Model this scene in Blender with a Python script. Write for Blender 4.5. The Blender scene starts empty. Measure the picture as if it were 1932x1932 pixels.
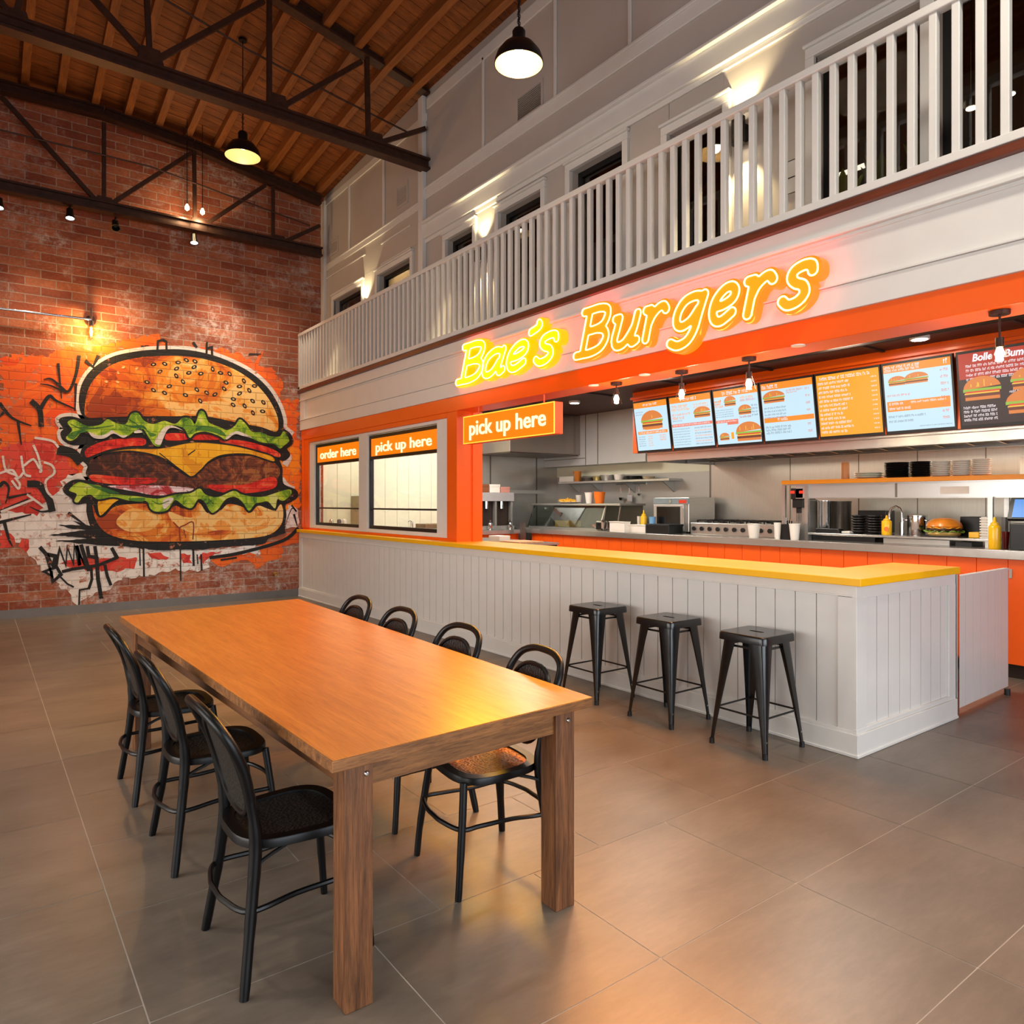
import bpy, math, random
import numpy as np
from mathutils import Vector, Matrix
from mathutils.geometry import tessellate_polygon
random.seed(7)
SC = bpy.context.scene
COL = SC.collection
PI = math.pi

# ------------------------------------------------------------------ camera
CAMH = 1.55; FPX = 1362.0; HORY = 948.0; AZ = math.radians(36.6)
cam = bpy.data.cameras.new('camera'); camo = bpy.data.objects.new('camera', cam); COL.objects.link(camo)
camo.location = (0, 0, CAMH); camo.rotation_euler = (PI/2, 0, -AZ)
cam.sensor_width = 36; cam.lens = FPX/1932*36; cam.shift_y = (HORY-966)/1932.0; cam.clip_start = .05; cam.clip_end = 100
SC.camera = camo
# ------------------------------------------------------------------ world, exposure
w = bpy.data.worlds.new('world'); SC.world = w; w.use_nodes = True
w.node_tree.nodes['Background'].inputs[0].default_value = (.75, .85, 1, 1)
w.node_tree.nodes['Background'].inputs[1].default_value = .6
SC.view_settings.view_transform = 'Standard'
try: SC.view_settings.look = 'None'
except Exception: pass
SC.view_settings.gamma = 1.0; SC.view_settings.exposure = 0.2; SC.view_settings.use_curve_mapping = False
try:
    SC.cycles.sample_clamp_indirect = 6.0; SC.cycles.use_denoising = True
    SC.cycles.max_bounces = 8; SC.cycles.diffuse_bounces = 4; SC.cycles.glossy_bounces = 4; SC.cycles.transparent_max_bounces = 12
    SC.cycles.caustics_reflective = False; SC.cycles.caustics_refractive = False
except Exception: pass

def light(name, kind, loc, energy, color=(1,1,1), rot=(0,0,0), size=None, sizey=None, spot=None, blend=.5, radius=None, parent=None, spread=None):
    L = bpy.data.lights.new(name, kind); L.energy = energy; L.color = color
    if kind == 'AREA':
        L.shape = 'RECTANGLE' if sizey else 'SQUARE'; L.size = size
        if sizey: L.size_y = sizey
        if spread: L.spread = spread
    if kind == 'SPOT': L.spot_size = spot; L.spot_blend = blend
    if radius is not None and kind in ('POINT', 'SPOT'): L.shadow_soft_size = radius
    o = bpy.data.objects.new(name, L); COL.objects.link(o); o.location = loc; o.rotation_euler = rot
    if parent: o.parent = parent
    return o
def aim(loc, target):
    return (Vector(target)-Vector(loc)).to_track_quat('-Z', 'Y').to_euler()
# daylight from added unseen rear windows (facing +Y), and an added left-wall fill (facing +X)
light('rear_window_daylight', 'AREA', (2.0, -3.85, 1.75), 142, (.84,.92,1), (math.radians(78), 0, 0), 7.4, 2.4, spread=2.1)
light('side_fill_light', 'AREA', (-3.85, 3.2, 1.5), 122, (1,.96,.90), (0, -math.radians(80), 0), 1.9, 8.0, spread=2.0)
# ceiling panels inside the kitchen
for i, y in enumerate((3.4, 5.6, 8.0)):
    light('kitchen_ceiling_light', 'AREA', (6.0, y, 2.97), 42, (1,.92,.80), (0,0,0), .9, .3)
for i, y in enumerate((3.0, 5.0)):
    light('hood_light', 'AREA', (7.95, y, 2.05), 9, (1,.88,.70), (0,0,0), .2, 1.8)
light('window_room_light', 'AREA', (5.5, 8.9, 2.97), 38, (1,.97,.90), (0,0,0), 1.2, .5)
light('window_nook_light', 'AREA', (5.2, 10.8, 2.97), 24, (1,.97,.90), (0,0,0), .6, .5)

# ------------------------------------------------------------------ photo measurements -> places in the room
_s, _c = math.sin(AZ), math.cos(AZ)
def ray(px, py):
    l = (px-966)/FPX; v = (HORY-py)/FPX
    return (_s+l*_c, _c-l*_s, v)
def onX(px, py, x): r = ray(px, py); t = x/r[0]; return Vector((x, r[1]*t, CAMH+r[2]*t))
def onY(px, py, y): r = ray(px, py); t = y/r[1]; return Vector((r[0]*t, y, CAMH+r[2]*t))
def onZ(px, py, z): r = ray(px, py); t = (z-CAMH)/r[2]; return Vector((r[0]*t, r[1]*t, z))

# ------------------------------------------------------------------ materials
def lin(c):
    def f(v):
        v /= 255.0
        return v/12.92 if v <= .04045 else ((v+.055)/1.055)**2.4
    return (f(c[0]), f(c[1]), f(c[2]), 1)
_M = {}
def newmat(name):
    m = bpy.data.materials.new(name); m.use_nodes = True
    return m, m.node_tree, m.node_tree.nodes['Principled BSDF']
def N(nt, t, **kw):
    n = nt.nodes.new(t)
    for k, v in kw.items(): setattr(n, k, v)
    return n
def ramp(nt, stops, interp='LINEAR'):
    r = N(nt, 'ShaderNodeValToRGB'); r.color_ramp.interpolation = interp
    e = r.color_ramp.elements
    while len(e) < len(stops): e.new(.5)
    for i, (p, c) in enumerate(stops): e[i].position = p; e[i].color = c
    return r
def coords(nt, scale=(1,1,1), kind='Object'):
    t = N(nt, 'ShaderNodeTexCoord'); mp = N(nt, 'ShaderNodeMapping'); mp.inputs['Scale'].default_value = scale
    nt.links.new(t.outputs[kind], mp.inputs[0]); return mp.outputs[0]
def bump(nt, b, h, s, d=.01):
    bp = N(nt, 'ShaderNodeBump'); bp.inputs['Strength'].default_value = s; bp.inputs['Distance'].default_value = d
    nt.links.new(h, bp.inputs['Height']); nt.links.new(bp.outputs[0], b.inputs['Normal'])
def mixc(nt, f, a, b, bt='MIX'):
    m = N(nt, 'ShaderNodeMix', data_type='RGBA', blend_type=bt)
    for s, v in ((m.inputs[0], f), (m.inputs[6], a), (m.inputs[7], b)):
        if hasattr(v, 'is_linked') or hasattr(v, 'links'): nt.links.new(v, s)
        else: s.default_value = v
    return m.outputs[2]
def noise(nt, vec, scale, detail=4, rough=.5, dist=0):
    n = N(nt, 'ShaderNodeTexNoise'); n.inputs['Scale'].default_value = scale; n.inputs['Detail'].default_value = detail
    n.inputs['Roughness'].default_value = rough; n.inputs['Distortion'].default_value = dist
    nt.links.new(vec, n.inputs['Vector']); return n.outputs['Fac']
def mat(name, c, rough=.5, metal=0, var=.06, nscale=6, bmp=.0, stretch=(1,1,1), coat=0, spec=None):
    if name in _M: return _M[name]
    m, nt, b = newmat(name); c = lin(c)
    v = coords(nt, stretch); n = noise(nt, v, nscale)
    lo = tuple(x*(1-var) for x in c[:3])+(1,); hi = tuple(min(1, x*(1+var)) for x in c[:3])+(1,)
    r = ramp(nt, [(.3, lo), (.7, hi)]); nt.links.new(n, r.inputs[0]); nt.links.new(r.outputs[0], b.inputs['Base Color'])
    b.inputs['Roughness'].default_value = rough; b.inputs['Metallic'].default_value = metal
    if coat: b.inputs['Coat Weight'].default_value = coat; b.inputs['Coat Roughness'].default_value = .15
    if spec is not None: b.inputs['Specular IOR Level'].default_value = spec
    if bmp: bump(nt, b, noise(nt, v, nscale*8, 6), bmp, .003)
    _M[name] = m; return m
def emis(name, c, s, base=None):
    if name in _M: return _M[name]
    if name.startswith(('screen_', 'till')): base = (.02,.02,.02,1); s *= .84
    m, nt, b = newmat(name)
    b.inputs['Base Color'].default_value = base or tuple(x*.5 for x in lin(c)[:3])+(1,); b.inputs['Emission Color'].default_value = lin(c); b.inputs['Emission Strength'].default_value = s
    b.inputs['Roughness'].default_value = .4
    _M[name] = m; return m
def glass(name, tint=(1,1,1,1), refl=.12, rough=.02):
    if name in _M: return _M[name]
    m = bpy.data.materials.new(name); m.use_nodes = True; nt = m.node_tree; nt.nodes.clear()
    o = N(nt, 'ShaderNodeOutputMaterial'); t = N(nt, 'ShaderNodeBsdfTransparent'); g = N(nt, 'ShaderNodeBsdfGlossy'); mx = N(nt, 'ShaderNodeMixShader')
    t.inputs[0].default_value = tint; g.inputs['Roughness'].default_value = rough
    lw = N(nt, 'ShaderNodeLayerWeight'); lw.inputs[0].default_value = .5
    pw = N(nt, 'ShaderNodeMath', operation='POWER'); nt.links.new(lw.outputs['Facing'], pw.inputs[0]); pw.inputs[1].default_value = 4
    ad = N(nt, 'ShaderNodeMath', operation='MULTIPLY_ADD'); nt.links.new(pw.outputs[0], ad.inputs[0]); ad.inputs[1].default_value = .35; ad.inputs[2].default_value = refl*.3
    nt.links.new(ad.outputs[0], mx.inputs[0]); nt.links.new(t.outputs[0], mx.inputs[1]); nt.links.new(g.outputs[0], mx.inputs[2]); nt.links.new(mx.outputs[0], o.inputs[0])
    _M[name] = m; return m
def wood(name, c1, c2, rough=.35, axis=1, scale=1.0, coat=0, bmp=.1):
    if name in _M: return _M[name]
    m, nt, b = newmat(name)
    st = [14*scale]*3; st[axis] = .9*scale
    v = coords(nt, tuple(st)); n = noise(nt, v, 2.2, 8, .65, .6)
    st2 = [60*scale]*3; st2[axis] = 2.5*scale
    n2 = noise(nt, coords(nt, tuple(st2)), 3, 6, .7)
    r = ramp(nt, [(.28, lin(c2)), (.5, tuple((lin(c1)[i]+lin(c2)[i])/2 for i in range(3))+(1,)), (.68, lin(c1))]); nt.links.new(n, r.inputs[0])
    r2 = ramp(nt, [(.38, (.52,.5,.48,1) if 'leg' in name or 'edge' in name else (.7,.7,.7,1)), (.52, (1,1,1,1))]); nt.links.new(n2, r2.inputs[0])
    nt.links.new(mixc(nt, .8, r.outputs[0], r2.outputs[0], 'MULTIPLY'), b.inputs['Base Color'])
    b.inputs['Roughness'].default_value = rough
    if coat: b.inputs['Coat Weight'].default_value = coat; b.inputs['Coat Roughness'].default_value = .25
    if bmp: bump(nt, b, n2, bmp, .002)
    _M[name] = m; return m
# exposed brick, shared with the painted layers so that courses show through the paint
def brick_nodes(nt):
    t = N(nt, 'ShaderNodeTexCoord'); sp = N(nt, 'ShaderNodeSeparateXYZ'); nt.links.new(t.outputs['Object'], sp.inputs[0])
    cb = N(nt, 'ShaderNodeCombineXYZ'); nt.links.new(sp.outputs[0], cb.inputs[0]); nt.links.new(sp.outputs[2], cb.inputs[1])
    nz = N(nt, 'ShaderNodeTexNoise'); nz.inputs['Scale'].default_value = 5; nz.inputs['Detail'].default_value = 3; nt.links.new(cb.outputs[0], nz.inputs['Vector'])
    va = N(nt, 'ShaderNodeVectorMath', operation='MULTIPLY_ADD'); nt.links.new(nz.outputs['Color'], va.inputs[0]); va.inputs[1].default_value = (.02,.012,0); nt.links.new(cb.outputs[0], va.inputs[2])
    bt = N(nt, 'ShaderNodeTexBrick'); nt.links.new(va.outputs[0], bt.inputs['Vector'])
    for k, v in (('Scale', 1), ('Mortar Size', .008), ('Mortar Smooth', .35), ('Bias', -.1), ('Brick Width', .36), ('Row Height', .118)): bt.inputs[k].default_value = v
    return t, cb.outputs[0], bt
def brick_color(nt, cbv, bt):
    bt.inputs['Color1'].default_value = lin((156,80,54)); bt.inputs['Color2'].default_value = lin((196,120,84)); bt.inputs['Mortar'].default_value = lin((186,156,138))
    n1 = noise(nt, cbv, 2.5, 6, .6); r1 = ramp(nt, [(.35, (.62,.56,.54,1)), (.65, (1.0,1.0,1.0,1))]); nt.links.new(n1, r1.inputs[0])
    c = mixc(nt, .75, bt.outputs['Color'], r1.outputs[0], 'MULTIPLY')
    n2 = noise(nt, cbv, 28, 8, .7); r2 = ramp(nt, [(.42, (.7,.68,.66,1)), (.6, (1,1,1,1))]); nt.links.new(n2, r2.inputs[0])
    c = mixc(nt, .6, c, r2.outputs[0], 'MULTIPLY')
    n3 = noise(nt, cbv, 1.1, 9, .72, .4); n4 = noise(nt, cbv, 9, 8, .8)
    sp = N(nt, 'ShaderNodeSeparateXYZ'); nt.links.new(cbv, sp.inputs[0])
    mr = N(nt, 'ShaderNodeMapRange'); nt.links.new(sp.outputs[1], mr.inputs[0]); mr.inputs[1].default_value = .1; mr.inputs[2].default_value = 1.5; mr.inputs[3].default_value = .09; mr.inputs[4].default_value = 0
    ad = N(nt, 'ShaderNodeMath', operation='ADD'); nt.links.new(n3, ad.inputs[0]); nt.links.new(mr.outputs[0], ad.inputs[1]); n3 = ad.outputs[0]
    m = N(nt, 'ShaderNodeMath', operation='MULTIPLY'); r3 = ramp(nt, [(.50, (0,0,0,1)), (.62, (1,1,1,1))]); r4 = ramp(nt, [(.46, (0,0,0,1)), (.6, (1,1,1,1))])
    nt.links.new(n3, r3.inputs[0]); nt.links.new(n4, r4.inputs[0]); nt.links.new(r3.outputs[0], m.inputs[0]); nt.links.new(r4.outputs[0], m.inputs[1])
    m2 = N(nt, 'ShaderNodeMath', operation='MULTIPLY'); nt.links.new(m.outputs[0], m2.inputs[0]); m2.inputs[1].default_value = .75
    return mixc(nt, m2.outputs[0], c, lin((205,192,182)))
def brick_mat():
    m, nt, b = newmat('old_red_brick')
    t, cbv, bt = brick_nodes(nt); nt.links.new(brick_color(nt, cbv, bt), b.inputs['Base Color'])
    b.inputs['Roughness'].default_value = .85
    h = N(nt, 'ShaderNodeMath', operation='MULTIPLY_ADD'); nt.links.new(bt.outputs['Fac'], h.inputs[0]); h.inputs[1].default_value = -1; nt.links.new(noise(nt, cbv, 30, 6), h.inputs[2])
    bump(nt, b, h.outputs[0], .6, .012)
    _M['brick'] = m; return m
BRICK = brick_mat()
def paint(name, cols, wear=.18, scale=1.6, gx=None, dist=1.2):
    """brushed wall paint over brick: list of flat colours broken up by a distorted noise; gx=(x0,x1,weight) biases the patches along the wall"""
    if name in _M: return _M[name]
    m, nt, b = newmat(name); t, cbv, bt = brick_nodes(nt)
    if len(cols) == 1: c = None
    n = noise(nt, cbv, scale, 5, .6, dist)
    f = n
    if gx:
        sp = N(nt, 'ShaderNodeSeparateXYZ'); nt.links.new(cbv, sp.inputs[0])
        mr = N(nt, 'ShaderNodeMapRange'); nt.links.new(sp.outputs[0], mr.inputs[0]); mr.inputs[1].default_value = gx[0]; mr.inputs[2].default_value = gx[1]; mr.inputs[3].default_value = -gx[2]; mr.inputs[4].default_value = gx[2]
        ad = N(nt, 'ShaderNodeMath', operation='ADD'); nt.links.new(n, ad.inputs[0]); nt.links.new(mr.outputs[0], ad.inputs[1]); f = ad.outputs[0]
    k = len(cols)
    st = [(0 if i == 0 else .32+.36*i/k, lin(cc)) for i, cc in enumerate(cols)]
    if k == 1: st.append((1, lin(cols[0])))
    r = ramp(nt, st, 'CONSTANT'); nt.links.new(f, r.inputs[0])
    col = r.outputs[0]
    # mortar lines stay a little darker through the paint
    mo = N(nt, 'ShaderNodeMath', operation='MULTIPLY'); nt.links.new(bt.outputs['Fac'], mo.inputs[0]); mo.inputs[1].default_value = .45
    col = mixc(nt, mo.outputs[0], col, tuple(x*.45 for x in lin(cols[0])[:3])+(1,))
    if wear:
        bt.inputs['Color1'].default_value = lin((156,80,54)); bt.inputs['Color2'].default_value = lin((196,120,84)); bt.inputs['Mortar'].default_value = lin((186,156,138))
        nw = noise(nt, cbv, 7, 9, .8); rw = ramp(nt, [(.60-wear*.5, (0,0,0,1)), (.64-wear*.4, (1,1,1,1))]); nt.links.new(nw, rw.inputs[0])
        col = mixc(nt, rw.outputs[0], col, bt.outputs['Color'])
    nt.links.new(col, b.inputs['Base Color']); b.inputs['Roughness'].default_value = .7
    h = N(nt, 'ShaderNodeMath', operation='MULTIPLY'); nt.links.new(bt.outputs['Fac'], h.inputs[0]); h.inputs[1].default_value = -1
    bump(nt, b, h.outputs[0], .5, .01)
    _M[name] = m; return m
def tile_mat():
    m, nt, b = newmat('floor_tile'); v = coords(nt)
    g = N(nt, 'ShaderNodeNewGeometry')
    n = noise(nt, coords(nt, (1, 2.2, 1)), 1.6, 6, .6); r = ramp(nt, [(.25, lin((99,89,79))), (.75, lin((128,116,103)))]); nt.links.new(n, r.inputs[0])
    n2 = noise(nt, coords(nt, (1, 4, 1)), 9, 8, .7); r2 = ramp(nt, [(.35, (.9,.9,.9,1)), (.65, (1.05,1.05,1.05,1))]); nt.links.new(n2, r2.inputs[0])
    c = mixc(nt, 1, r.outputs[0], r2.outputs[0], 'MULTIPLY')
    rr = ramp(nt, [(0, (.93,.93,.93,1)), (1, (1.05,1.04,1.03,1))]); nt.links.new(g.outputs['Random Per Island'], rr.inputs[0])
    nt.links.new(mixc(nt, 1, c, rr.outputs[0], 'MULTIPLY'), b.inputs['Base Color'])
    b.inputs['Roughness'].default_value = .36
    bump(nt, b, noise(nt, v, 40, 5), .04, .002)
    return m
def steel_mat(name, c=(196,194,188), rough=.28, axis=2, metal=.75):
    if name in _M: return _M[name]
    m, nt, b = newmat(name); st = [1.5]*3; st[axis] = 40
    v = coords(nt, tuple(st)); n = noise(nt, v, 3, 6, .7)
    r = ramp(nt, [(.3, tuple(x*.86 for x in lin(c)[:3])+(1,)), (.7, lin(c))]); nt.links.new(n, r.inputs[0]); nt.links.new(r.outputs[0], b.inputs['Base Color'])
    b.inputs['Metallic'].default_value = metal; b.inputs['Roughness'].default_value = rough
    bump(nt, b, noise(nt, coords(nt), 2.0, 3), .25, .02)
    _M[name] = m; return m
def cane_mat(name, c1, c2):
    if name in _M: return _M[name]
    m, nt, b = newmat(name); v = coords(nt)
    vo = N(nt, 'ShaderNodeTexVoronoi'); vo.inputs['Scale'].default_value = 85; nt.links.new(v, vo.inputs['Vector'])
    r = ramp(nt, [(.2, lin(c2)), (.45, lin(c1))]); nt.links.new(vo.outputs['Distance'], r.inputs[0]); nt.links.new(r.outputs[0], b.inputs['Base Color'])
    b.inputs['Roughness'].default_value = .45; bump(nt, b, vo.outputs['Distance'], .8, .004)
    _M[name] = m; return m

WHITE = mat('white_painted_wood', (226,224,219), .42, var=.02)
WALLW = mat('upper_wall_paint', (192,184,176), .6, var=.03, nscale=2)
CREAM = mat('cream_panel', (230,228,200), .5, var=.02)
ORANGE = mat('orange_paint', (248,96,2), .3, var=.02, coat=.2)
ORANGE_P = mat('orange_panelling', (252,98,14), .4, var=.03)
YELLOW = mat('yellow_laminate', (250,184,0), .45, var=.03)
SHELFY = mat('amber_shelf_edge', (250,150,10), .4, var=.03)
BLACK = mat('black_metal', (14,14,15), .38, var=.1, spec=.5)
BLACKS = mat('satin_black_steel', (10,11,13), .27, metal=.0, var=.1, coat=.2)
BROWNM = mat('rusty_brown_steel', (62,38,28), .5, metal=.3, var=.25, nscale=14, bmp=.3)
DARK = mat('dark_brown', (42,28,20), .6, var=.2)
KCEIL = mat('dark_kitchen_ceiling', (70,38,26), .55, var=.2, nscale=3)
STEEL = steel_mat('brushed_steel'); STEELH = steel_mat('brushed_steel_counter', (190,186,180), .25, 1)
STEELD = steel_mat('dark_steel', (120,112,104), .35)
CHROME = mat('chrome', (215,215,215), .12, metal=1, var=.02)
OAK = wood('oak_veneer', (200,134,58), (168,104,40), .32, 1, 1.0, coat=.5, bmp=.03)
OAKE = wood('oak_edge', (166,112,64), (92,56,30), .45, 0, 1.3)
OAKL = wood('oak_leg', (146,94,56), (66,38,22), .45, 2, 1.3, bmp=.3)
OAKA = wood('oak_apron', (120,76,44), (78,48,28), .45, 1, 1.2)
ROOFW = wood('roof_boards', (150,84,30), (98,50,16), .6, 0, .35, bmp=.3)
JOIST = wood('roof_joists', (156,92,36), (114,62,22), .6, 1, .5)
TRIMB = wood('brown_trim', (118,54,30), (82,36,20), .4, 1, 1)
GROUT = mat('grout', (196,188,176), .8, var=.04)
TILE = tile_mat()
SKIRT = mat('grey_tile_skirting', (112,110,108), .4, var=.08)
PANE = glass('clear_glass'); PANED = glass('smoked_glass', (.55,.52,.5,1), .3)
BULB = emis('hot_bulb', (255,238,205), 30); BULBW = emis('warm_filament', (255,190,90), 14)
SHADEIN = mat('shade_lining', (222,196,140), .35, var=.04)

# ------------------------------------------------------------------ mesh helpers
class MB:
    def __init__(s): s.v = []; s.f = []; s.m = []; s.mi = 0
    def add(s, vs, fs):
        o = len(s.v); s.v += [tuple(x) for x in vs]; s.f += [tuple(i+o for i in f) for f in fs]; s.m += [s.mi]*len(fs); return s
    def box(s, x0, x1, y0, y1, z0, z1):
        if x0 > x1: x0, x1 = x1, x0
        if y0 > y1: y0, y1 = y1, y0
        if z0 > z1: z0, z1 = z1, z0
        return s.add([(x0,y0,z0),(x1,y0,z0),(x1,y1,z0),(x0,y1,z0),(x0,y0,z1),(x1,y0,z1),(x1,y1,z1),(x0,y1,z1)],
                     [(0,3,2,1),(4,5,6,7),(0,1,5,4),(1,2,6,5),(2,3,7,6),(3,0,4,7)])
    def bar(s, p, q, w, h, up=(0,0,1)):
        p = Vector(p); q = Vector(q); d = (q-p).normalized(); u = Vector(up)
        if abs(d.dot(u)) > .99: u = Vector((0,1,0))
        a = d.cross(u).normalized()*w/2; b = d.cross(a).normalized()*h/2
        vs = [p-a-b, p+a-b, p+a+b, p-a+b, q-a-b, q+a-b, q+a+b, q-a+b]
        return s.add(vs, [(0,3,2,1),(4,5,6,7),(0,1,5,4),(1,2,6,5),(2,3,7,6),(3,0,4,7)])
    def tube(s, pts, r, seg=10, closed=False, cap=True):
        pts = [Vector(p) for p in pts]; n = len(pts)
        rs = r if isinstance(r, (list, tuple)) else [r]*n
        T = []
        for i in range(n):
            a = pts[(i-1) % n] if (closed or i > 0) else pts[i]; b = pts[(i+1) % n] if (closed or i < n-1) else pts[i]
            T.append((b-a).normalized())
        u = Vector((0,0,1)) if abs(T[0].z) < .9 else Vector((1,0,0))
        nrm = (u-T[0]*u.dot(T[0])).normalized(); vs = []
        for i in range(n):
            nrm = (nrm-T[i]*nrm.dot(T[i])).normalized(); bn = T[i].cross(nrm)
            for k in range(seg):
                a = 2*PI*k/seg; vs.append(pts[i]+(nrm*math.cos(a)+bn*math.sin(a))*rs[i])
        fs = []
        for i in range(n if closed else n-1):
            j = (i+1) % n
            for k in range(seg): k2 = (k+1) % seg; fs.append((i*seg+k, i*seg+k2, j*seg+k2, j*seg+k))
        if cap and not closed: fs.append(tuple(range(seg))[::-1]); fs.append(tuple((n-1)*seg+k for k in range(seg)))
        return s.add(vs, fs)
    def lathe(s, prof, c=(0,0,0), seg=24, axis='z', cap=True):
        vs = []; fs = []; n = len(prof)
        for r, h in prof:
            for k in range(seg):
                a = 2*PI*k/seg; x, y = r*math.cos(a), r*math.sin(a)
                p = (x, y, h) if axis == 'z' else ((h, x, y) if axis == 'x' else (x, h, y))
                vs.append((p[0]+c[0], p[1]+c[1], p[2]+c[2]))
        for i in range(n-1):
            for k in range(seg): k2 = (k+1) % seg; fs.append((i*seg+k, i*seg+k2, (i+1)*seg+k2, (i+1)*seg+k))
        if cap and prof[0][0] > 1e-4: fs.append(tuple(range(seg))[::-1])
        if cap and prof[-1][0] > 1e-4: fs.append(tuple((n-1)*seg+k for k in range(seg)))
        return s.add(vs, fs)
    def cyl(s, c, r, h, seg=20, axis='z', r2=None):
        return s.lathe([(r, 0), (r if r2 is None else r2, h)], c, seg, axis)
    def prism(s, pts, vec, both=True):
        """extrude a planar polygon (3D points, any shape) along vec"""
        pts = [Vector(p) for p in pts]; n = len(pts); vec = Vector(vec)
        tri = tessellate_polygon([pts])
        fs = [tuple(t) for t in tri]+[tuple(i+n for i in reversed(t)) for t in tri]
        fs += [(i, (i+1) % n, (i+1) % n+n, i+n) for i in range(n)]
        return s.add(pts+[p+vec for p in pts], fs)
    def poly(s, pts):
        pts = [Vector(p) for p in pts]; return s.add(pts, [tuple(t) for t in tessellate_polygon([pts])])
    def build(s, name, mats, parent=None, smooth=False, bevel=0, loc=None, rot=None, angle=40, seg=2):
        me = bpy.data.meshes.new(name); me.from_pydata(s.v, [], s.f)
        for m in (mats if isinstance(mats, (list, tuple)) else [mats]): me.materials.append(m)
        if len(me.materials) > 1:
            for p, i in zip(me.polygons, s.m): p.material_index = i
        import bmesh
        bm = bmesh.new(); bm.from_mesh(me); bmesh.ops.recalc_face_normals(bm, faces=bm.faces); bm.to_mesh(me); bm.free()
        if smooth:
            me.polygons.foreach_set('use_smooth', [True]*len(me.polygons)); me.set_sharp_from_angle(angle=math.radians(angle))
        o = bpy.data.objects.new(name, me); COL.objects.link(o)
        if parent: o.parent = parent
        if loc is not None: o.location = loc
        if rot is not None: o.rotation_euler = rot
        if bevel:
            bv = o.modifiers.new('bevel', 'BEVEL'); bv.width = bevel; bv.segments = seg; bv.limit_method = 'ANGLE'; bv.angle_limit = math.radians(40)
        return o
def tag(o, label, cat, group=None, kind=None):
    o['label'] = label; o['category'] = cat
    if group: o['group'] = group
    if kind: o['kind'] = kind
    return o
def struct(o): o['kind'] = 'structure'; return o
def thing(name, label, cat, loc=(0,0,0), rz=0, group=None):
    o = bpy.data.objects.new(name, None); COL.objects.link(o); o.location = loc; o.rotation_euler = (0,0,rz); o.empty_display_size = .1
    return tag(o, label, cat, group)
def sthing(name, loc=(0,0,0)):
    o = bpy.data.objects.new(name, None); COL.objects.link(o); o.location = loc; return struct(o)
def dup(root, loc, rz=None, label=None, group=None):
    def cp(o, par):
        c = o.copy(); COL.objects.link(c); c.parent = par
        for ch in [x for x in list(SC.objects) if x.parent == o]: cp(ch, c)
        return c
    r = cp(root, None); r.location = loc
    if rz is not None: r.rotation_euler = (0,0,rz)
    if label: r['label'] = label
    if group: r['group'] = group
    return r
def B(name, m, parent, *bx, bevel=0):
    b = MB()
    for i, x in enumerate(bx):      # a hair smaller each, so that butted boards never share a face
        e = .00022*(i % 12)
        b.box(min(x[0],x[1])+e, max(x[0],x[1])-e, min(x[2],x[3])+e, max(x[2],x[3])-e, min(x[4],x[5])+e, max(x[4],x[5])-e)
    return b.build(name, m, parent, bevel=bevel)
def catmull(pts, k=6, closed=True):
    P = [Vector(p) for p in pts]; n = len(P); out = []
    for i in range(n if closed else n-1):
        p0, p1, p2, p3 = (P[(i-1) % n], P[i], P[(i+1) % n], P[(i+2) % n]) if closed else (P[max(i-1,0)], P[i], P[i+1], P[min(i+2,n-1)])
        for j in range(k):
            t = j/k; out.append(.5*((2*p1)+(p2-p0)*t+(2*p0-5*p1+4*p2-p3)*t*t+(3*p1-p0-3*p2+p3)*t**3))
    if not closed: out.append(P[-1])
    return out

# ================================================================== ROOM
WY = 11.7          # brick wall plane
FX = 4.33          # front plane of the burger bar
UX = 4.72          # upper wall plane
# floor: large format tiles with pale grout
def build_floor():
    b = MB(); b.mi = 1; b.box(-4, 9, -4, WY+.2, -.1, -.0015); b.mi = 0
    g = .0022
    def tile(x0, x1, y0, y1):
        b.add([(x0+g, y0+g, 0), (x1-g, y0+g, 0), (x1-g, y1-g, 0), (x0+g, y1-g, 0)], [(0,1,2,3)])
    xl = .415
    xa = [xl, 1.12, 1.87, 2.68, 3.565, 4.38, 5.2, 6.02, 6.85, 7.68, 8.5, 9]; xb = [xl, 1.42, 2.26, 3.112, 3.96, 4.8, 5.62, 6.44, 7.26, 8.1, 9]
    y = 1.006-.675*8
    rows = []; k = 0
    while y < 2.3:
        y2 = {0: 0}.get(1, y+.675) if y+.675 < 1.0 else (1.006 if y < 1.0 else (1.67 if y < 1.6 else 2.37))
        rows.append((y, y2, xa)); y = y2
    k = 0
    while y < WY:
        y2 = y+.685; rows.append((y, min(y2, WY), xb if k % 2 == 0 else xa)); y = y2; k += 1
    for y0, y1, xs in rows:
        for i in range(len(xs)-1): tile(xs[i], xs[i+1], y0, y1)
    ys = [-4, -3.3, -2.48, -1.65, -.82, 0, .82, 1.64, 2.466, 3.29, 4.137, 5.09, 5.93, 6.78, 7.6, 8.42, 9.24, 10.06, 10.9, WY]
    for i in range(len(ys)-1):
        o = (i*.61) % 1.25 if i > 9 else 0
        x = xl
        while x > -4:
            x2 = max(-4, x-(1.25 if x < xl-.01 or o == 0 else max(.3, o))); tile(x2, x, ys[i], ys[i+1]); x = x2
    return struct(b.build('floor', [TILE, GROUT]))
build_floor()

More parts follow.
